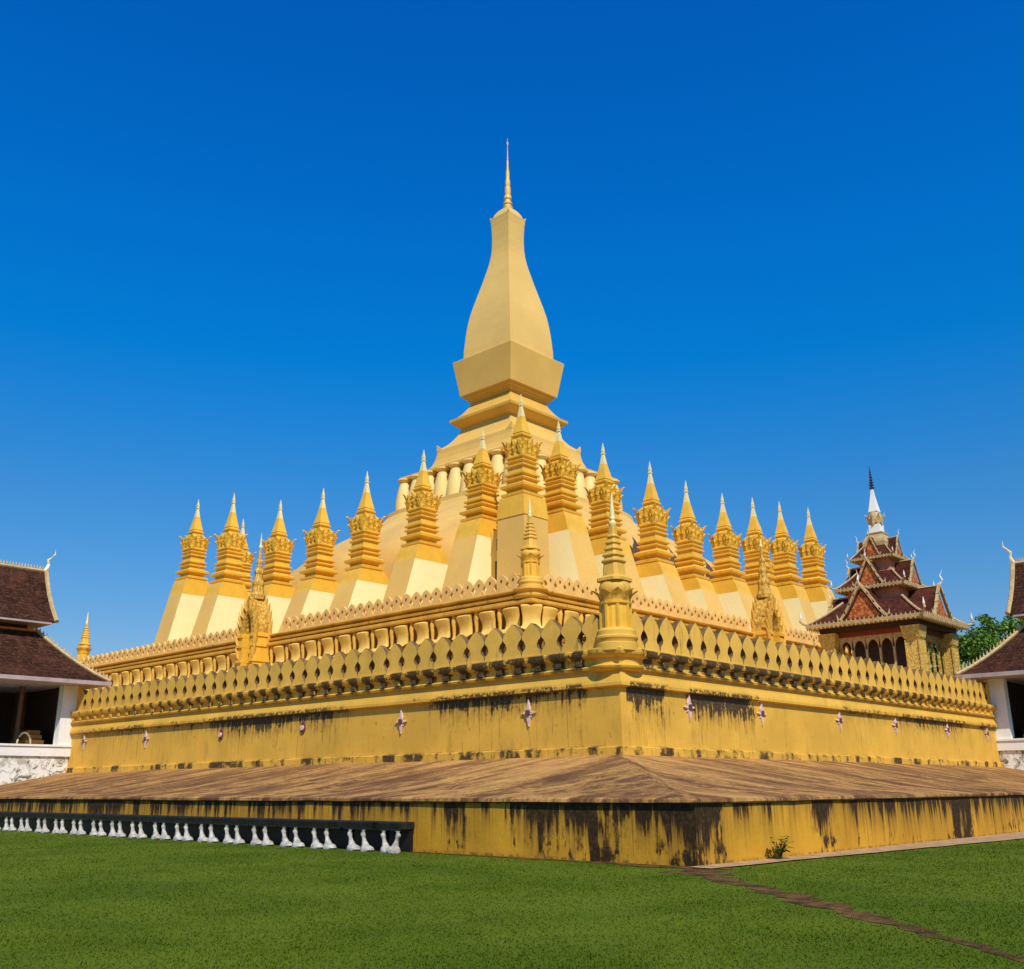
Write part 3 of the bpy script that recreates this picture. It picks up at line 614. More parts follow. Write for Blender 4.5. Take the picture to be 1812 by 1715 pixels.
# ------------------------------------------------------------------ corner turrets on the terraces
def turret(x, y, z, H, label):
    t = thing('corner_turret', label, 'turret', (x, y, z), group='slim turrets on the terrace corners'); k = H / 4.9; e = 6
    P = lambda L_: [(r * k, z_ * k) for r, z_ in L_]
    MB().lathe(0, 0, P([(.74, -.1), (.74, .12), (.68, .15), (.70, .22), (.74, .27), (.74, .33), (.68, .37), (.68, .50), (.62, .55), (.60, .58)]), 32).build('drum', M['merlon'], t, smooth=35)
    m = MB(); m.lathe(0, 0, P([(.50, .55), (.50, 1.30), (.57, 1.33), (.58, 1.40)]), 16)
    for a in range(8):
        an = a * math.pi / 4; c_, s_ = math.cos(an), math.sin(an)
        m.box((.50 * c_ - .05) * k, (.50 * c_ + .05) * k, (.50 * s_ - .05) * k, (.50 * s_ + .05) * k, .57 * k, 1.32 * k)
    m.build('ribbed_shaft', M['gold'], t)
    m = MB()
    for a in range(8):
        an = a * math.pi / 4; c_, s_ = math.cos(an), math.sin(an)
        m.leafplate((.46 * c_ * k, .46 * s_ * k, 1.40 * k), (c_, s_, 0), (0, 0, 1), (-s_, c_, 0), .60 * k, .36 * k, .30 * k, .06 * k)
    m.lathe(0, 0, P([(.42, 1.38), (.46, 1.60), (.54, 1.72), (.56, 1.86), (.50, 1.98), (.44, 2.06)]), 24)
    m.build('petal_collar', M['merlon'], t, smooth=40)
    MB().lathe(0, 0, P([(.52, 2.04), (.52, 2.08), (.52, 2.13), (.42, 2.17), (.34, 2.22), (.31, 2.62), (.37, 2.66), (.37, 2.70), (.29, 2.74), (.28, 2.82), (.33, 2.85), (.33, 2.89), (.25, 2.93), (.24, 3.02), (.28, 3.05), (.28, 3.09), (.21, 3.13), (.20, 3.22), (.24, 3.25), (.24, 3.29), (.17, 3.33), (.16, 3.42), (.20, 3.45), (.20, 3.48), (.13, 3.53), (.12, 3.8)]), 16, ex=e, rot=math.pi / 16).build('tiered_spire', M['merlon'], t)
    MB().lathe(0, 0, P([(.10, 3.78), (.15, 3.86), (.15, 3.92), (.09, 3.98), (.12, 4.05), (.09, 4.12), (.10, 4.18), (.04, 4.7), (.012, 4.9)]), 12).build('finial', M['silver'], t, smooth=40)
    t.scale = (.88, .88, 1)
    return t
turret(-A1 + .28, -B1 + .28, 5.49, 4.9, 'large yellow turret on the near corner of the lower terrace')
turret(-A2 + .25, -A2 + .25, 10.49, 4.5, 'slim yellow turret on the near corner of the upper terrace')
turret(-A2 + .25, E2 - .1, 10.49, 4.5, 'slim yellow turret at the far left end of the upper terrace, beside the hall roof')

# ------------------------------------------------------------------ great central stupa
gs = thing('great_stupa', 'huge golden stupa with bottle-shaped square spire rising from a wide dome', 'stupa', (.11, -.11, 0))
EX = 4.2; KD = 2 ** (-1 / EX)         # plan of the dome: a rounded square; its silhouette lies on the diagonal
dome = [(13.35, 10.4), (13.33, 13.0), (13.2, 14.6), (13.0, 15.8), (12.8, 16.6), (12.45, 17.3), (11.75, 18.15), (10.75, 19.1), (9.75, 19.95), (8.85, 20.6), (7.95, 21.25), (7.45, 21.62), (7.15, 22.05), (7.12, 22.40), (6.3, 22.5)]
MB().lathe(0, 0, [(a / KD / 1.0, z) for a, z in dome], 96, ex=EX).build('dome', M['dome'], gs, smooth=28)
m = MB(); m.square(0, 0, [(5.7, 22.3), (5.6, 24), (5.55, 25.65)]); m.build('drum', M['tan'], gs)
def urn_mesh():
    m = MB(); m.lathe(0, 0, [(.70, 0), (.745, .12), (.75, .6), (.72, 1.1), (.65, 1.65), (.55, 2.2), (.46, 2.6), (.43, 2.75)], 20)
    m.lathe(0, 0, [(.36, 2.74), (.40, 2.86), (.52, 2.98), (.60, 3.02), (.60, 3.12), (.45, 3.14)], 20); return m
urn0 = None; qn = 6.02
for side in range(4):
    for i in range(8):
        u = -qn + 1.505 * i; c_, s_ = [(u, -qn), (qn, u), (-u, qn), (-qn, -u)][side]
        if urn0 is None: o = urn0 = urn_mesh().build('urn', M['urn'], gs, smooth=50)
        else: o = urn0.copy(); C.objects.link(o); o.parent = gs
        o.location = (c_, s_, 22.58); o.scale = (1.07, 1.07, 1)
def squareN(m, prof, ex=16.0, n=48):                      # nearly square plan with a crisp but real edge
    return m.square(0, 0, prof)
m = MB(); squareN(m, [(6.25, 25.66), (6.35, 25.72), (6.35, 25.92), (5.95, 26.02), (5.35, 26.22), (4.82, 26.5), (4.52, 26.9), (4.32, 27.4), (4.22, 27.9), (4.20, 28.25), (4.08, 28.42), (3.85, 28.58), (3.55, 28.85), (3.28, 29.2), (3.02, 29.6), (2.86, 29.98), (2.80, 30.2)])
for a, b in ((-1, -1), (1, -1), (1, 1), (-1, 1)):
    m.loft([[(a * 4.20, b * 3.5, 28.20), (a * 4.23, b * 4.23, 28.20), (a * 3.5, b * 4.20, 28.20)], [(a * 4.22, b * 4.15, 28.72), (a * 4.24, b * 4.24, 28.74), (a * 4.15, b * 4.22, 28.72)]])
m.build('bell_pedestal', M['tan'], gs)
m = MB(); squareN(m, [(2.70, 30.05), (2.80, 30.18), (3.0, 30.28), (3.35, 30.58), (3.50, 30.74), (3.52, 30.95), (3.42, 31.0), (3.05, 31.22), (2.75, 31.55), (2.52, 31.9), (2.36, 32.15), (2.32, 32.3)]); m.build('cornice', M['cornice'], gs)
m = MB(); squareN(m, [(2.22, 32.2), (2.22, 32.42), (2.34, 32.46), (2.34, 32.62), (2.48, 32.66), (2.55, 32.84), (2.70, 32.88), (2.74, 33.06), (2.80, 33.1)]); m.build('neck_moulding', M['cornice'], gs)
m = MB(); squareN(m, [(2.88, 33.08), (2.90, 33.12), (3.36, 36.14), (3.34, 36.20), (2.72, 36.52)]); m.build('lotus_block', M['tan'], gs)
body = [(2.71, 36.50), (2.70, 37.2), (2.64, 38.05), (2.58, 38.8), (2.48, 39.7), (2.36, 40.5), (2.19, 41.3), (2.02, 42.0), (1.83, 42.8), (1.63, 43.6), (1.45, 44.4), (1.30, 45.05), (1.18, 45.65), (1.08, 46.3), (1.02, 46.9), (.99, 47.8), (1.0, 48.6), (1.03, 49.3), (1.08, 49.85), (1.11, 50.08), (.97, 50.1)]
m = MB(); squareN(m, body)
for a, b in ((-1, -1), (1, -1), (1, 1), (-1, 1)):
    m.loft([[(a * 1.09, b * .8, 50.05), (a * 1.11, b * 1.11, 50.0), (a * .8, b * 1.09, 50.05)], [(a * 1.14, b * 1.10, 50.26), (a * 1.15, b * 1.15, 50.27), (a * 1.10, b * 1.14, 50.26)]])
sb = m.build('bottle_spire', M['tan_light'], gs)
m = MB(); squareN(m, [(.98, 50.06), (.93, 50.3), (.82, 50.6), (.66, 50.88), (.5, 51.08), (.36, 51.18)]); m.build('spire_cap', M['tan_light'], gs)
fin = [(.42, 51.15), (.46, 51.22), (.46, 51.36), (.34, 51.42), (.32, 51.6), (.40, 51.66), (.40, 51.8), (.29, 51.88), (.27, 52.1), (.35, 52.2), (.33, 52.5), (.24, 52.6), (.29, 52.9), (.27, 53.4), (.20, 53.5), (.24, 53.7), (.22, 54.1), (.16, 54.3), (.17, 54.9), (.11, 55.4), (.13, 55.5), (.08, 55.6), (.09, 56.2), (.05, 56.3), (.085, 56.45), (.045, 56.6), (.05, 57.3), (.10, 57.35), (.03, 57.45), (.03, 57.8), (.09, 57.95), (.09, 58.1), (.02, 58.25), (.01, 58.6)]
MB().lathe(0, 0, fin, 16).build('finial', M['tan_light'], gs, smooth=30)
MB().lathe(0, 0, [(.28, 0), (.36, .15), (.36, .5), (.20, .7), (.1, .75)], 12).build('dormer_knob', M['wood'], gs, loc=(-7.6, 7.3, 21.6))

# ------------------------------------------------------------------ small stupas
ZT = 10.45
def stupa_parts(t, corner=False):
    """local frame: outwards is -x; z=0 is the terrace floor, z=5.5 the foot of the mouldings"""
    H = 5.5; BD = 1.0; m = MB(); b = .30; w0, w1 = .92, 1.06
    # lower body, battered outwards; the inner half is a little lower
    def ring(o, i, w, z): return [(-o, -w, z), (i, -w, z), (i, w, z), (-o, w, z)]
    if corner:
        m.add([(-1.12, -1.12, -.1), (1.02, -1.12, -.1), (1.02, 1.02, -.1), (-1.12, 1.02, -.1),
               (-1.0, -1.0, 4.5), (1.0, -1.0, 4.5), (1.0, 1.0, 4.5), (-1.0, 1.0, 4.5)],
              [(4, 5, 6, 7), (0, 1, 5, 4), (1, 2, 6, 5), (2, 3, 7, 6), (3, 0, 4, 7)])
        m.build('buttress', M['tan'], t)
    else:
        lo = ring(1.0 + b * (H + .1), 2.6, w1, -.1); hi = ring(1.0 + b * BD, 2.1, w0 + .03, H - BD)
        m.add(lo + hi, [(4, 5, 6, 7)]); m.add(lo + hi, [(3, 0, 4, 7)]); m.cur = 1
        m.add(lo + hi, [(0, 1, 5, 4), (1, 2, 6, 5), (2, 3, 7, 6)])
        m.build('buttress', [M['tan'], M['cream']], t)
    m = MB(); m.loft([ring(1.0 + b * BD, 1.5, w0 + .035, H - BD), ring(1.0 + b * .4, 1.2, w0, H - .4), ring(.96, .96, .90, H - .02)])
    if corner:
        m = MB(); m.square(0, 0, [(1.04, H - BD), (.98, H - .4), (.92, H - .02)])
    m.build('base_band', M['gold'], t)
    U = [(.74, 5.46), (.78, 5.50), (.90, 5.58), (.91, 5.74), (.78, 5.80), (.66, 5.84), (.66, 5.98), (.80, 6.04), (.93, 6.12), (.95, 6.28), (.82, 6.38), (.66, 6.44), (.64, 6.62), (.74, 6.66), (.77, 6.70), (.77, 6.80), (.64, 6.85), (.63, 6.93), (.74, 6.97), (.77, 7.01), (.77, 7.11), (.63, 7.18), (.61, 7.52), (.70, 7.56), (.73, 7.60), (.73, 7.70), (.60, 7.75), (.60, 7.85), (.69, 7.89), (.71, 7.93), (.71, 8.01), (.60, 8.06), (.62, 8.14), (.72, 8.20), (.72, 8.30), (.66, 8.36), (.60, 8.4)]
    MB().square(0, 0, U).build('moulded_shaft', M['gold'], t)
    m = MB(); m.square(0, 0, [(.66, 8.36), (.74, 8.7), (.78, 9.05), (.70, 9.32), (.54, 9.52), (.42, 9.64), (.36, 9.7)])
    for s in range(4):
        c_, s_ = [(-1, 0), (0, -1), (1, 0), (0, 1)][s]; sx, sy = -s_, c_
        for k_ in (-1, 0, 1):
            m.leafplate((c_ * .70 + sx * .46 * k_, s_ * .70 + sy * .46 * k_, 8.25), (c_, s_, 0), (0, 0, 1), (sx, sy, 0), .48, .66, .20, .06)
            m.leafplate((c_ * .76 + sx * .48 * k_, s_ * .76 + sy * .48 * k_, 8.66), (c_, s_, 0), (0, 0, 1), (sx, sy, 0), .52, .66 + (.14 if k_ == 0 else 0), .20, .06)
        d = Vector((c_ + sx, s_ + sy, 0)).normalized(); e = Vector((-d.y, d.x, 0))
        m.leafplate((d.x * .98, d.y * .98, 8.27), d, (0, 0, 1), e, .48, .66, .24, .07)
        m.leafplate((d.x * 1.04, d.y * 1.04, 8.66), d, (0, 0, 1), e, .50, .86, .28, .07, .1)
    m.build('lotus_crown', M['leaf'], t)
    MB().square(0, 0, [(.36, 9.62), (.40, 9.72), (.46, 9.78), (.47, 9.86), (.38, 9.92), (.36, 9.98), (.40, 10.04), (.38, 10.12), (.33, 10.35), (.285, 10.6), (.22, 10.95), (.17, 11.25)]).build('bell', M['gold'], t)
    MB().square(0, 0, [(.172, 11.23), (.15, 11.4), (.10, 11.8), (.07, 12.0), (.11, 12.04), (.11, 12.1), (.065, 12.14), (.085, 12.3), (.05, 12.55), (.012, 12.9)]).build('spire', M['silver'], t)
GSTU = 'ring of small golden stupas round the dome'
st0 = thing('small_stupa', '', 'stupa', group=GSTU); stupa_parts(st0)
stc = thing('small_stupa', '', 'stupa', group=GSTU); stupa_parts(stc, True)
used = {st0: False, stc: False}
def place(proto, x, y, rz, zb, zt, label, wide=1.0):
    if used[proto]: r = dup(proto, (x, y, ZT), rz, label)
    else: r = proto; used[proto] = True; r['label'] = label
    r.location = (x + random.uniform(-.04, .04), y + random.uniform(-.04, .04), ZT); r.rotation_euler = (R(random.uniform(-.35, .35)), R(random.uniform(-.35, .35)), rz + R(random.uniform(-1.5, 1.5)))
    kz = (zb - ZT) / 5.5; ku = (zt - zb) / 7.4
    for c in r.children:
        nm = c.name.split('.')[0]
        if nm == 'lotus_crown': c.scale = (wide * .92, wide * .92, ku); c.location = (0, 0, (zb - ZT) - 5.5 * ku)
        elif nm in ('buttress', 'base_band'): c.scale = (1, 1, kz); c.location = (0, 0, 0)
        else: c.scale = (wide, wide, ku); c.location = (0, 0, (zb - ZT) - 5.5 * ku)
    return r
S = 17.3
place(stc, -17.15, -17.2, 0, 17.2, 23.6, 'plain sided corner stupa, tallest and central of the ring of small stupas', .95)
lab = 'small gold stupa, %s from the near corner stupa along the left-hand row'
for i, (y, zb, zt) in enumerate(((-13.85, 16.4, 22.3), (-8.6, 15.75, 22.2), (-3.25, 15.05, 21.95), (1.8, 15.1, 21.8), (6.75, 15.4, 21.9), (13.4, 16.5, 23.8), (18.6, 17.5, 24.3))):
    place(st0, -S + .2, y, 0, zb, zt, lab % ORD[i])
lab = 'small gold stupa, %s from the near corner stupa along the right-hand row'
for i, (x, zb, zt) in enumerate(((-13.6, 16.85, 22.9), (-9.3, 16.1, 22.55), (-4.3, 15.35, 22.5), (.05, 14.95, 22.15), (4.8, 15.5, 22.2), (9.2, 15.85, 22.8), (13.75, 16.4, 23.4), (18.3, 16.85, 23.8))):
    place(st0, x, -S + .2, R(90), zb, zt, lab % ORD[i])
# the far sides of the ring show only as tips and flanks between the nearer stupas
for i, x in enumerate((-12.6, -8.6, -4.3)): place(st0, x, 18.9, R(-90), [17.2, 16.1, 15.4][i], [23.6, 22.8, 22.4][i], 'far small gold stupa, %s along the back-left row, seen between nearer stupas' % ORD[i])
for i, y in enumerate((-12.4, -8.2)): place(st0, 19.0, y, R(180), [16.6, 16.0][i], [23.2, 22.7][i], 'far small gold stupa, %s along the back-right row, seen between nearer stupas' % ORD[i])
# narrow dark doorway between the corner stupa and its left neighbour
t = thing('doorway', 'narrow dark doorway between the corner stupa and its left neighbour', 'doorway', (-17.0, -15.5, ZT))
MB().box(-.3, .3, -.62, .62, 0, 5.2).build('door_frame', M['tan'], t)
MB().box(-.34, -.28, -.22, .26, 0, 3.4).build('door_shade', M['wood'], t)  # dark panels painted for the shadow in the opening and the hole above
MB().box(-.34, -.28, -.05, .15, 4.0, 4.7).build('vent_shade', M['wood'], t)

# ------------------------------------------------------------------ portals on the stairs of the upper terrace
def portal(label, loc, rz, tip):
    """local: outwards is -y, x along the wall; z=0 is the floor of the lower terrace"""
    t = thing('portal', label, 'portal', loc, rz, 'arched portals on the terrace stairs')
    for s in (-1, 1):
        m = MB(); m.box(min(s * .72, s * 1.5), max(s * .72, s * 1.5), -1.497, .097, 0, 5.06)
        for z in (2.4, 3.3, 4.2, 4.8): m.box(min(s * .70, s * 1.62), max(s * .70, s * 1.62), -1.62, .12, z, z + .16)
        m.build('pier', M['gold'], t)
    arch = [(-.72, 6.0), (-.70, 6.35), (-.55, 6.75), (-.3, 7.05), (0, 7.25), (.3, 7.05), (.55, 6.75), (.70, 6.35), (.72, 6.0), (1.5, 6.0), (1.5, 6.6), (1.15, 7.3), (.6, 7.9), (0, 8.3), (-.6, 7.9), (-1.15, 7.3), (-1.5, 6.6), (-1.5, 6.0)]
    m = MB(); vs = [(x, -1.5, z) for x, z in arch] + [(x, .1, z) for x, z in arch]; n = 18
    fs = [(i, (i + 1) % n, (i + 1) % n + n, i + n) for i in range(n)]
    for i in range(8): fs += [(i, i + 1, 16 - i, 17 - i), (n + i, n + 17 - i, n + 16 - i, n + i + 1)]
    m.add(vs, fs); m.build('arch', M['portal'], t)
    m = MB(); m.prism([(-.73, 6.0), (.73, 6.0), (.70, 6.4), (.45, 6.9), (0, 7.3), (-.45, 6.9), (-.70, 6.4)], lambda a, b, q: (a, q, b), -.5, -.3); m.build('vault_shade', M['red'], t)  # dark plug closing the arch head, coloured as the shade under it
    m = MB()
    for (x, z, sz) in ((1.45, 4.6, .7), (1.6, 5.3, .8), (1.6, 5.9, .8), (1.35, 6.5, .8), (.95, 7.0, .75), (.45, 7.4, .75)):
        for s in (-1, 1):
            for y in (-1.5, -.1): m.leafplate((s * x, y, z), (s * .8, 0, .3), (s * .25, 0, 1), (0, 1, 0), .42, sz, .35, .10)
            m.leafplate((s * (x - .12), -1.52, z - .1), (0, -1, 0), (s * .35, 0, 1), (1, 0, 0), .45, sz * .8, .18, .07)
    m.build('flame_leaves', M['merlon'], t)
    m = MB(); m.lathe(0, -.7, [(1.15, 7.7), (1.2, 7.9), (.95, 8.05), (.85, 8.35), (.95, 8.45), (.95, 8.55), (.68, 8.7), (.62, 8.95), (.72, 9.05), (.70, 9.15), (.48, 9.3), (.42, 9.5), (.5, 9.58), (.48, 9.66), (.30, 9.8), (.26, 9.98), (.30, 10.02), (.22, 10.1), (.16, 10.4)], 8, rot=math.pi / 8)
    m.build('tiered_top', M['portal'], t)
    MB().lathe(0, -.7, [(.15, 10.36), (.19, 10.46), (.10, 10.56), (.08, 10.8), (.012, tip)], 8).build('finial', M['silver'], t)
    m = MB()
    for i in range(8): m.box(-.7, .7, -1.9 + .24 * i, .3, .55 * i, .55 * i + .55)
    m.build('stairs', M['merlon'], t)
    t.scale = (.56, .70, 1)
    for c in t.children:
        if c.name.split('.')[0] in ('arch', 'flame_leaves', 'vault_shade'): c.location.z = -.95
        if c.name.startswith('tiered_top'): c.scale = (.62, .62, 1.22); c.location = (0, -.26, -2.25)
    return t
portal('leaf-edged arched portal with a tiered top in the left upper parapet', (-A2 - .15, -1.15, 5.49), R(-90), 11.35)
portal('leaf-edged arched portal with a tiered top in the right upper parapet', (-2.1, -A2 - .15, 5.49), 0, 10.9)

# ------------------------------------------------------------------ ornate pavilion on the right-hand terrace
pv = thing('pavilion', 'ornate pavilion with three tiers of gabled maroon roofs and a white spire', 'pavilion', (.67, -30.02, 5.49))
Z0 = 5.49
for a, b in ((-1, -1), (1, -1), (1, 1), (-1, 1)):
    m = MB(); m.square(a * 2.45, b * 2.45, [(.48, 0), (.48, .4), (.38, .5), (.36, 3.7), (.44, 3.85), (.50, 4.2), (.54, 4.5)])
    for sx_ in (-1, 1):
        for sy_ in (-1, 1): m.box(a * 2.45 + sx_ * .37 - .05, a * 2.45 + sx_ * .37 + .05, b * 2.45 + sy_ * .37 - .05, b * 2.45 + sy_ * .37 + .05, .5, 3.7)
    m.build('pillar', M['pillar_gold'], pv)
for ang in (0, 90, 180, 270):
    ca, sa = round(math.cos(R(ang))), round(math.sin(R(ang)))
    def PF(x, y, z, ca=ca, sa=sa): return (x * ca - y * sa, x * sa + y * ca, z)
    # lattice of arches between pillars
    n = 5; W = 4.0; m = MB()
    for i in range(n):
        x0 = -2.0 + W / n * i; x1 = x0 + W / n; c_ = (x0 + x1) / 2; r = W / n / 2 - .07; pts_ = [(x0, 4.3)] + [(x0, 3.45)]
        arc = [(c_ - r, 3.45)] + [(c_ + r * math.cos(math.pi - math.pi * q / 8), 3.45 + 1.15 * r * 1.5 * math.sin(math.pi * q / 8)) for q in range(1, 8)] + [(c_ + r, 3.45)]
        tops = [(x0 + (x1 - x0) * q / 8, 4.3) for q in range(9)]
        vs = [PF(x, -2.35, z) for x, z in arc] + [PF(x, -2.35, z) for x, z in tops] + [PF(x, -2.25, z) for x, z in arc] + [PF(x, -2.25, z) for x, z in tops]
        fs = []
        for q in range(8): fs += [(q, q + 1, 9 + q + 1, 9 + q), (18 + q, 18 + 9 + q, 18 + 9 + q + 1, 18 + q + 1), (q, 18 + q, 18 + q + 1, q + 1)]
        m.add(vs, fs)
    for i in range(n + 1):
        x = -2.0 + W / n * i; p0 = PF(x - .06, -2.36, 0); p1 = PF(x + .06, -2.24, 0)
        m.box(min(p0[0], p1[0]), max(p0[0], p1[0]), min(p0[1], p1[1]), max(p0[1], p1[1]), 0, 3.5)
    m.build('arcade', M['pillar_gold'] if ang in (0, 180) else M['barge'], pv, normals=True)
    p0 = PF(-2.0, -2.48, 0); p1 = PF(2.0, -2.2, 0); m = MB(); m.box(min(p0[0], p1[0]), max(p0[0], p1[0]), min(p0[1], p1[1]), max(p0[1], p1[1]), 4.26, 4.6); m.build('lintel', M['red'], pv)
MB().box(-2.9, 2.9, -2.9, 2.9, 4.55, 4.85).build('ceiling', M['wood'], pv)
MB().box(-3.0, 3.0, -3.0, 3.0, -.1, .12).build('floor', M['whitestone'], pv)
MB().box(-1.6, 1.6, -1.6, 1.6, .12, 4.4).build('dark_core', M['wood'], pv)  # added dark box that makes the inside of the pavilion look shaded

def tier(e, ze, i_, zt, gr, gw, gz, sc_):
    """hipped roof from half width e to i_, with a gable on each side: reach gr, half width gw, ridge height gz"""
    m = MB()
    prof = [(e, ze), (e - .04 * sc_, ze + .05)] + [(e + (i_ - e) * t, ze + .06 + (zt - ze - .06) * (t ** 1.25)) for t in (.25, .5, .75, 1.0)]
    m.square(0, 0, prof, (True, True)); tr = m.build('roof', M['roof2'], pv)
    m = MB(); m.rect(-e, e, -e, e, [(-.02, ze - .16 * sc_), (.03, ze - .14 * sc_), (.05, ze + .04), (-.03, ze + .06)], (True, True)); 
    for a_ in range(4):
        ca, sa = [(1, 0), (0, 1), (-1, 0), (0, -1)][a_]; nn = int(e * 2 / (.26 * sc_ ** .5))
        for q in range(nn):
            x_ = -e + (q + .5) * 2 * e / nn; w_ = .055 * sc_ ** .5; pts_ = [(x_ - w_, 0), (x_ + w_, 0), (x_, -.13 * sc_)]; up_ = [(x_ - w_, 0), (x_, .15 * sc_), (x_ + w_, 0)]
            m.prism(pts_, lambda a, b, t: (a * ca - t * sa, a * sa + t * ca, ze - .13 * sc_ + b), -e - .04, -e + .01)
            m.prism(up_, lambda a, b, t: (a * ca - t * sa, a * sa + t * ca, ze + .03 + b), -e - .04, -e + .0)
    m.build('eave_board', M['barge'], tr)
    for s in ((-1, -1), (1, -1), (1, 1), (-1, 1)):
        m = MB(); ps = [(s[0] * (h + .02), s[1] * (h + .02), z + .05 * sc_) for h, z in prof]; ps[0] = (s[0] * (e + .12 * sc_), s[1] * (e + .12 * sc_), ze + .12 * sc_)
        m.tube(ps, .075 * sc_, 6); m.tube([ps[0], (s[0] * (e + .25 * sc_), s[1] * (e + .25 * sc_), ze + .28 * sc_), (s[0] * (e + .20 * sc_), s[1] * (e + .20 * sc_), ze + .62 * sc_)], [.07 * sc_, .08 * sc_, .015], 6); m.build('hip_ridge', M['barge'], tr)
        MB().lathe(s[0] * (e + .20 * sc_), s[1] * (e + .20 * sc_), [(.04 * sc_, ze + .4 * sc_), (.07 * sc_, ze + .5 * sc_), (.01, ze + .85 * sc_)], 6).build('finial', M['white'], tr)
    for ang in (0, 90, 180, 270):
        ca, sa = math.cos(R(ang)), math.sin(R(ang)); P = lambda x, y, z: (x * ca - y * sa, x * sa + y * ca, z)
        base = ze + .10
        sl = [(gw * (1.06 - t) if t < 1 else 0, base + (gz - base) * (t ** 1.2)) for t in (0, .25, .5, .75)] + [(0, gz)]
        outl = [(x, z) for x, z in sl] + [(-x, z) for x, z in reversed(sl[:-1])]
        m = MB(); m.prism(outl, lambda a, b, t: P(a, -t, b), .3, gr - .22 * sc_); gb = m.build('gable', M['roof2'], pv)
        inn = [(x * .86, base + (z - base) * .88) for x, z in outl]
        m = MB(); m.prism(inn, lambda a, b, t: P(a, -t, b), gr - .25 * sc_, gr - .17 * sc_); m.build('pediment', M['orange'], gb)
        for sg in (-1, 1):
            m = MB(); w = .13 * sc_
            strip = [(sg * x, z) for x, z in sl]
            for q in range(len(strip) - 1):
                (xa, za), (xb, zb) = strip[q], strip[q + 1]
                m.add([P(xa, -gr + .16 * sc_, za), P(xb, -gr + .16 * sc_, zb), P(xb, -gr + .16 * sc_, zb + w * 1.6), P(xa + sg * w, -gr + .16 * sc_, za + w * .6), P(xa, -gr, za), P(xb, -gr, zb), P(xb, -gr, zb + w * 1.6), P(xa + sg * w, -gr, za + w * .6)],
                      [(0, 1, 2, 3), (4, 7, 6, 5), (0, 4, 5, 1), (3, 2, 6, 7), (0, 3, 7, 4), (1, 5, 6, 2)])
            (xa, za) = strip[0]; m.tube([P(xa, -gr + .08 * sc_, za), P(xa + sg * .22 * sc_, -gr + .08 * sc_, za + .12 * sc_), P(xa + sg * .26 * sc_, -gr + .08 * sc_, za + .42 * sc_)], [.06 * sc_, .06 * sc_, .012], 6)
            m.build('bargeboard', M['barge'], gb)
        m = MB(); m.tube([P(0, -gr + .05, gz + .05), P(0, -gr - .14 * sc_, gz + .35 * sc_), P(0, -gr - .02, gz + .60 * sc_), P(0, -gr - .2 * sc_, gz + .95 * sc_)], [.06 * sc_, .05 * sc_, .04 * sc_, .008], 6); m.build('ridge_finial', M['white'], gb)
        m = MB(); m.tube([P(0, -gr + .1, gz + .04), P(0, -.4, gz + .04)], .06 * sc_, 6); m.build('ridge', M['barge'], gb)
z = Z0
tier(3.42, 10.48 - z, 1.75, 11.85 - z, 3.35, 1.22, 12.45 - z, 1.0)
MB().square(0, 0, [(1.75, 11.80 - z), (1.55, 11.95 - z), (1.50, 12.62 - z)]).build('drum', M['salmon'], pv)
tier(2.05, 12.62 - z, 1.05, 13.62 - z, 2.02, .76, 14.18 - z, .72)
MB().square(0, 0, [(1.05, 13.55 - z), (.92, 13.7 - z), (.88, 14.45 - z)]).build('drum', M['salmon'], pv)
tier(1.28, 14.46 - z, .60, 15.35 - z, 1.26, .46, 15.72 - z, .5)
MB().square(0, 0, [(.66, 15.2 - z), (.68, 15.5 - z), (.60, 15.72 - z), (.46, 15.98 - z), (.50, 16.06 - z), (.50, 16.14 - z), (.36, 16.17 - z)]).build('stepped_cap', M['barge'], pv)
MB().square(0, 0, [(.36, 16.15 - z), (.33, 16.2 - z), (.33, 16.65 - z)]).build('spire_base', M['white'], pv)
m = MB(); m.lathe(0, 0, [(.30, 16.6 - z), (.42, 16.75 - z), (.46, 17.0 - z), (.38, 17.3 - z), (.26, 17.5 - z)], 12)
for k_ in range(8):
    a = k_ * math.pi / 4; m.leafplate((.38 * math.cos(a), .38 * math.sin(a), 16.65 - z), (math.cos(a), math.sin(a), 0), (0, 0, 1), (-math.sin(a), math.cos(a), 0), .28, .65, .22, .05)
m.build('lotus_bud', M['barge'], pv)
MB().square(0, 0, [(.27, 17.48 - z), (.20, 17.9 - z), (.11, 18.5 - z), (.06, 19.0 - z)]).build('spire', M['white'], pv)
MB().lathe(0, 0, [(.03, 18.9 - z)] + [(r_, z_ - z) for k_ in range(7) for r_, z_ in ((.17 - .018 * k_, 19.0 + .17 * k_), (.17 - .018 * k_, 19.05 + .17 * k_), (.035, 19.1 + .17 * k_))] + [(.03, 20.25 - z), (.008, 20.5 - z)], 10).build('tiered_umbrella', M['umbrella'], pv)

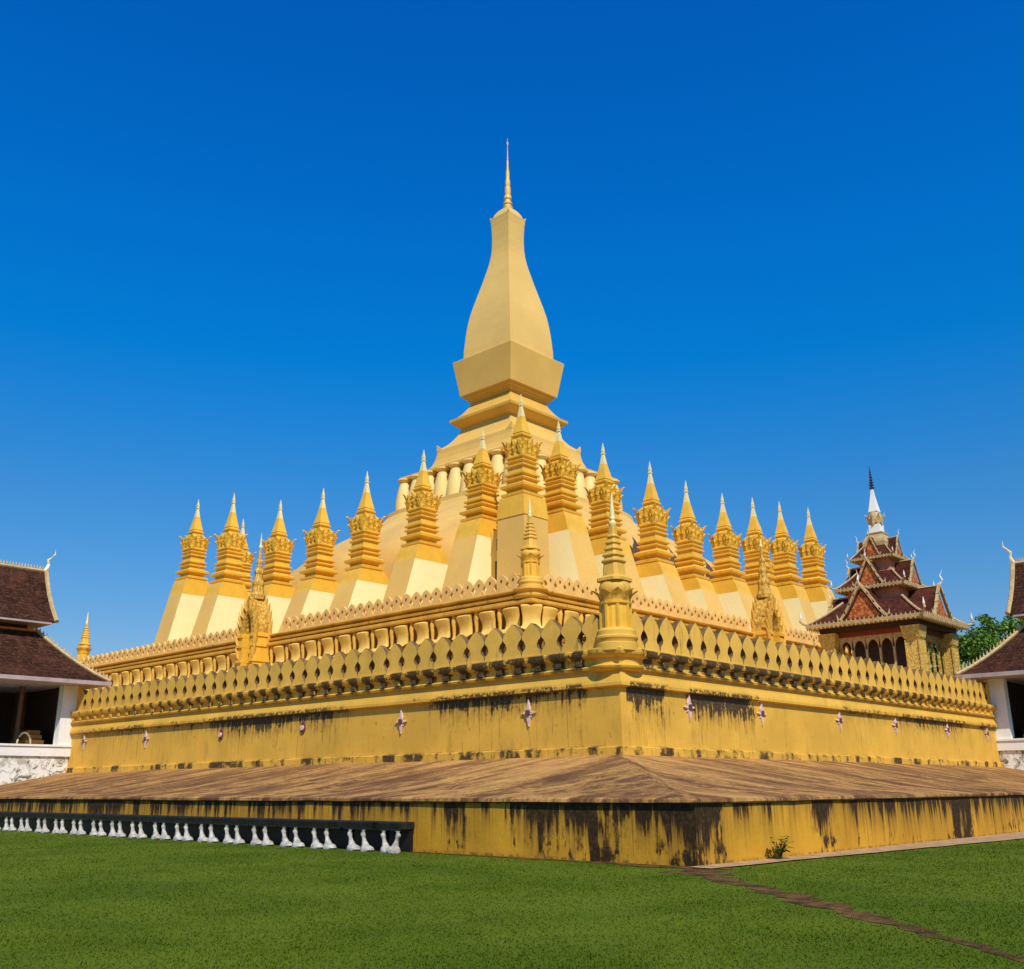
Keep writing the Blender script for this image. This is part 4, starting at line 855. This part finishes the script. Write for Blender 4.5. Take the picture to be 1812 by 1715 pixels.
# ------------------------------------------------------------------ tiled halls at the middle of each side
def hall(label, fn, dz, who):
    """fn(o, d, z): o outwards from the terrace wall, d along the wall away from the near corner"""
    t = thing('hall', label, 'hall', group='tiled halls against the terrace'); W = 9.5; D = 6.4
    def bx(m, o0, o1, d0, d1, z0, z1):
        a = fn(o0, d0, z0); b = fn(o1, d1, z1); return m.box(min(a[0], b[0]), max(a[0], b[0]), min(a[1], b[1]), max(a[1], b[1]), z0, z1)
    m = MB(); m.cur = 0
    n = 26; rows = [(0.06, 1.0), (.03, 1.8), (.05, 2.5), (.0, 3.18)]
    bx(m, .02, W, .10, D, 1.0, 3.20); m.build('plinth', M['roughwhite'], t)
    m = MB(); bx(m, -.0, W, 0, D, 3.20, 3.68); bx(m, -.0, W + .05, -.06, D, 3.68, 3.78); m.build('parapet_wall', M['white'], t)
    for o0 in (-.10, 4.6, 8.6):
        m = MB(); bx(m, o0 + (.05 if o0 < 0 else 0), o0 + .82, .05, .60, 3.78, 7.0 + dz); m.build('pillar', M['white'], t)
    for o0 in (-.1, 4.6, 8.6):
        m = MB(); bx(m, o0, o0 + .8, D - .8, D, 3.78, 7.0 + dz); m.build('pillar', M['brownpost'], t)
    for o0, d0 in ((2.0, 2.2), (3.3, 3.6), (6.5, 2.4)):
        m = MB(); p_ = fn(o0, d0, 0); m.lathe(p_[0], p_[1], [(.13, 3.7), (.12, 7.0)], 12); m.build('post', M['brownpost'], t, smooth=40)
    m = MB(); bx(m, -.35, W, D + .02, D + .3, 3.7, 7.0 + dz); m.build('back_wall', M['wood'], t)
    m = MB(); bx(m, .02, .34, .75, D, 3.79, 6.94 + dz); m.build('side_wall', M['wood'], t)
    m = MB(); bx(m, -1.0, W + .9, -.9, D + .9, 6.94 + dz, 7.0 + dz); m.build('ceiling', M['wood'], t)
    m = MB(); bx(m, -.36, -.16, .35, .75, 3.2, 7.0 + dz); m.build('gilded_post', M['gold'], t)
    m = MB()
    for k_ in range(3): bx(m, .95, 1.9 - .15 * k_, 1.2 + .3 * k_, 3.0, 3.78 + .26 * k_, 4.04 + .26 * k_)
    m.build('offering_steps', M['orangecloth'], t)
    m = MB(); pts_ = [fn(2.1 + .35 * math.cos(math.pi * q / 8), .9, 3.78 + .62 * math.sin(math.pi * q / 8)) for q in range(9)]; m.tube(pts_, .05, 8); m.build('ivory_arch', M['ivory'], t, smooth=True)
    # lower hipped roof
    ov = 1.18; z0 = 6.98 + dz; zt = 9.72 + dz; run = 3.02
    m = MB(); prof = [(ov, z0), (ov, z0 + .05)] + [(ov - run * q, z0 + .06 + (zt - z0) * (.55 * q + .45 * q ** 1.6)) for q in (.2, .4, .6, .8, 1.0)]
    def rr_(o, z): return [fn(-o, -o, z), fn(W + o, -o, z), fn(W + o, D + o, z), fn(-o, D + o, z)]
    m.loft([rr_(o, z_) for o, z_ in prof]); lr = m.build('roof', M['roof'], t)
    m = MB(); m.loft([rr_(o, z_) for o, z_ in ((ov - .02, z0 - .14), (ov + .05, z0 - .13), (ov + .06, z0 + .06), (ov - .05, z0 + .08))]); m.build('fascia', M['fascia'], lr)
    for (a, b) in ((0, 0), (1, 0), (0, 1), (1, 1)):
        m = MB(); ps = [fn((W + o) if a else -o, (D + o) if b else -o, z_ + .07) for o, z_ in prof[1:]]; m.tube(ps, .09, 6)
        for q in range(22):
            f_ = q / 21 * (len(ps) - 1.001); i_ = int(f_); pa = Vector(ps[i_]).lerp(Vector(ps[i_ + 1]), f_ - i_); m.lathe(pa.x, pa.y, [(.05, pa.z + .03), (.07, pa.z + .10), (.045, pa.z + .16), (.005, pa.z + .30)], 5)
        m.build('crested_hip', M['barge'], lr)
    m = MB(); m.loft([rr_(ov - run + .03, zt - .02), rr_(ov - run + .05, zt + .14), rr_(ov - run - .2, zt + .16)]); m.build('ridge_band', M['orangecloth'], lr)
    m = MB(); bx(m, 2.15, W - 2.15, 2.3, D - 2.3, zt, zt + .9); m.build('clerestory', M['wood'], t)
    # steep upper gabled roof with sagging slopes
    o0, o1 = 1.2, W - 1.2; dm = D / 2; zr = 13.32 + dz * 1.6; zb_ = 10.22 + dz * 1.3; hw = 2.25
    slope = [(hw, zb_), (hw - .35, zb_ + .42), (hw * .62, zb_ + .95), (hw * .38, zb_ + 1.65), (hw * .18, zb_ + 2.4), (.06, zr)]
    secs = []
    for o in (o0, o1):
        secs.append([fn(o, dm - h, z_) for h, z_ in slope] + [fn(o, dm + h, z_) for h, z_ in reversed(slope)])
    m = MB(); m.loft(secs); ur = m.build('roof', M['roof'], t)
    for o in (o0, o1):
        for sg in (-1, 1):
            m = MB(); ps = [fn(o - (.02 if o == o0 else -.02), dm + sg * (h + .03), z_ + .02) for h, z_ in slope]; ps[0] = fn(o, dm + sg * (hw + .1), zb_ + .05); m.tube(ps, .12, 6)
            for q in range(16):
                f_ = q / 15 * (len(ps) - 1.001); i_ = int(f_); pa = Vector(ps[i_]).lerp(Vector(ps[i_ + 1]), f_ - i_); m.lathe(pa.x, pa.y, [(.05, pa.z + .05), (.06, pa.z + .12), (.01, pa.z + .26)], 5)
            m.build('bargeboard', M['barge'], ur)
        e = -1 if o == o0 else 1
        m = MB(); m.tube([fn(o, dm, zr + .1), fn(o + e * .12, dm, zr + .45), fn(o + e * .05, dm, zr + .7), fn(o + e * .42, dm, zr + 1.1), fn(o + e * .40, dm, zr + 1.42)], [.12, .08, .07, .04, .01], 6); m.build('naga_finial', M['silver'], ur)
    m = MB(); m.tube([fn(o0, dm, zr + .06), fn(o1, dm, zr + .06)], .11, 6)
    for q in range(44): pa = fn(o0 + (o1 - o0) * q / 43, dm, 0); m.lathe(pa[0], pa[1], [(.04, zr + .12), (.06, zr + .20), (.01, zr + .36)], 5)
    m.build('crested_ridge', M['barge'], ur)
    m = MB(); m.loft([[fn(o, d_, z_) for o, d_ in ((o0 + .2, dm - hw + .02), (o1 - .2, dm - hw + .02), (o1 - .2, dm + hw - .02), (o0 + .2, dm + hw - .02))] for z_ in (zb_ - .12, zb_ + .02)]); m.build('fascia', M['fascia'], ur)
    return t
hall('white-walled hall with steep dark tiled roofs at the left edge', lambda o, d, z: (-A1 - o, .10 + d, z), 0.0, 'L')
hall('white-walled hall with dark tiled roofs at the right edge, its pillar beside the terrace end', lambda o, d, z: (-1.36 + d, -B1 - o, z), 0.0, 'R')

# ------------------------------------------------------------------ stone benches along the left foot of the platform
ypairs = [(-34.27, -34.62), (-32.85, -33.40), (-31.35, -31.9), (-29.97, -30.56), (-28.55, -29.13), (-27.13, -27.74), (-25.79, -26.32), (-24.37, -24.93), (-23.01, -23.6), (-21.56, -22.12), (-20.19, -20.7), (-18.78, -19.39), (-17.34, -17.81), (-15.86, -16.4), (-14.35, -14.97), (-12.85, -13.4), (-11.4, -12.0), (-9.95, -10.5), (-8.5, -9.05)]
def bench(yc, label, half=.70):
    t = thing('stone_bench', label, 'bench', (-A0 - .42, yc, 0), group='stone benches along the platform wall')
    m = MB(); m.loft([[(-.10, -half + .04, .50), (.36, -half + .04, .50), (.36, half - .04, .50), (-.10, half - .04, .50)], [(-.14, -half, .54), (.36, -half, .54), (.36, half, .54), (-.14, half, .54)], [(-.16, -half, .67), (.36, -half, .67), (.36, half, .67), (-.16, half, .67)], [(-.14, -half + .02, .70), (.36, -half + .02, .70), (.36, half - .02, .70), (-.14, half - .02, .70)]])
    m.build('slab', M['slab'], t)
    m = MB(); m.box(.24, .34, -half + .02, half - .02, 0, .49); m.build('shade_backing', M['black'], t)  # black sheet added for the shadow and mould behind the legs
    leg = MB(); rows = [(.14, .17, 0, 0), (.15, .20, .04, -.02), (.125, .165, .11, -.01), (.085, .085, .15, .03), (.080, .075, .19, .05), (.065, .050, .24, .07), (.055, .040, .29, .09), (.055, .042, .34, .115), (.070, .065, .38, .13), (.060, .055, .42, .14), (.04, .04, .46, .12), (.06, .06, .50, .11)]
    leg.loft([[(rx * math.cos(2 * math.pi * q / 12), ry * math.sin(2 * math.pi * q / 12) * (1.25 if math.sin(2 * math.pi * q / 12) < 0 and z_ < .2 else 1) + ly, z_) for q in range(12)] for rx, ry, z_, ly in rows])
    l1 = leg.build('leg', M['whitestone'], t, smooth=50); l1.location = (-.14, .26, 0)
    l2 = l1.copy(); C.objects.link(l2); l2.parent = t; l2.location = (-.14, -.27, 0)
    return t
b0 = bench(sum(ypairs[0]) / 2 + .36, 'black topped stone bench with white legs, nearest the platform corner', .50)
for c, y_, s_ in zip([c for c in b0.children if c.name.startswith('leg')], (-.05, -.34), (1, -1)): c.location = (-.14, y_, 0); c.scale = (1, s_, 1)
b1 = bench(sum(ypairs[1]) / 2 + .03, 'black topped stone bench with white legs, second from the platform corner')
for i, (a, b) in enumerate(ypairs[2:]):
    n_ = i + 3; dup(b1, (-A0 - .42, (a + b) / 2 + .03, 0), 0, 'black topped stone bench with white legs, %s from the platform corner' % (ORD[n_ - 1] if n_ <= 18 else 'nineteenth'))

# ------------------------------------------------------------------ weed at the foot of the right-hand wall
wd = thing('weed', 'small leafy green weed growing at the foot of the right-hand platform wall', 'plant', (-37.55, -B0 - .22, .02))
m = MB(); l_ = MB()
for i in range(16):
    a = random.random() * 6.28; r = .10 + .26 * random.random(); h = .22 + .24 * random.random(); top = (r * math.cos(a), min(.12, r * math.sin(a) * .6), h)
    m.tube([(0, 0, 0), (top[0] * .45, top[1] * .45, h * .6), top], [.008, .006, .003], 5)
    for k_ in range(8):
        t = .3 + .7 * k_ / 7; p_ = Vector((top[0] * t, top[1] * t, h * (1 - (1 - t) ** 1.5))); b_ = random.random() * 6.28; d_ = Vector((math.cos(b_), math.sin(b_) * .6, .25 - .5 * random.random())).normalized(); L_ = .11 + .10 * random.random(); s_ = d_.cross(Vector((0, 0, 1))).normalized() * L_ * .22
        q_ = p_ + d_ * L_; mm = p_ + d_ * L_ * .5; l_.add([p_, mm + s_, q_, mm - s_], [(0, 1, 2, 3)])
m.build('stem', M['weed'], wd); l_.build('foliage', M['weed'], wd, normals=False)

# ------------------------------------------------------------------ trees behind the pavilion and the right hall
def tree(x, y, H, cr, label, mat, seed, lean=0.0):
    rs = random.Random(seed); t = thing('tree', label, 'tree', (x, y, 0), group='trees beyond the right hall')
    m = MB(); limbs = []
    m.tube([(0, 0, 0), (.1, 0, H * .25), (-.1, .1, H * .45), (lean, .2, H * .7)], [.42, .34, .26, .12], 8)
    for i in range(9):
        a = i * 2.4 + rs.random(); z0 = H * (.38 + .035 * i); L_ = cr * (.6 + .35 * rs.random()); e = (L_ * math.cos(a), L_ * math.sin(a), z0 + H * (.14 + .16 * rs.random())); m.tube([(0, 0, z0), (e[0] * .5, e[1] * .5, z0 + (e[2] - z0) * .65), e], [.15, .09, .03], 6); limbs.append(e)
    m.build('trunk', M['bark'], t, smooth=True)
    lb = MB(); V = []; F = []
    cl = [(rs.gauss(e[0], .3), rs.gauss(e[1], .3), e[2], cr * (.26 + .16 * rs.random())) for e in limbs for _ in range(2)] + [(rs.gauss(0, .42) * cr, rs.gauss(0, .42) * cr, H * rs.uniform(.55, .98), cr * rs.uniform(.12, .26)) for _ in range(46)]
    for (cx_, cy_, cz_, rr_) in cl:
        for k_ in range(170):
            v = Vector((rs.gauss(0, 1), rs.gauss(0, 1), rs.gauss(0, 1))).normalized() * rr_ * (.25 + 1.05 * rs.random()); v.z *= .75
            p_ = Vector((cx_, cy_, cz_)) + v; n_ = Vector((rs.gauss(0, 1), rs.gauss(0, 1), rs.gauss(0, 1) + .6)).normalized(); a_ = n_.orthogonal().normalized(); b_ = n_.cross(a_); s_ = .11 + .14 * rs.random(); i0 = len(V)
            V += [p_ - a_ * s_, p_ + b_ * s_ * .5, p_ + a_ * s_, p_ - b_ * s_ * .5]; F.append((i0, i0 + 1, i0 + 2, i0 + 3))
    lb.add(V, F); lb.build('crown', mat, t, normals=False)
    return t
def at(dist, px):
    a = (px - 906) / 1777.5; d = Vector((-Bk.x, -Bk.y, 0)).normalized(); r_ = Vector((Rt.x, Rt.y, 0)).normalized(); v = (d * math.cos(math.atan(a)) + r_ * math.sin(math.atan(a))); return CAM.x + v.x * dist, CAM.y + v.y * dist
for i, (dist, px, H, cr, lb_, mt) in enumerate(((118, 1757, 19.3, 3.4, 'tall bright green tree between the pavilion and the right hall roof', 'treeleaf'),
        (104, 1712, 15.2, 3.0, 'lower olive green tree directly behind the pavilion pillars', 'treeleaf'),
        (128, 1812, 19.0, 4.2, 'blue-green tree behind the slope of the right hall roof', 'treeleaf2'),
        (112, 1775, 13.0, 3.4, 'dark low tree above the tip of the right hall eave', 'treeleaf2'),
        (122, 1655, 18.6, 3.4, 'dark green tree seen between the pavilion pillars', 'treeleaf2'),
        (140, 1862, 22.5, 5.0, 'dark green tree beyond the right edge behind the hall', 'treeleaf2'))):
    x, y = at(dist, px); tree(x, y, H, cr, lb_, M[mt], 30 + i)
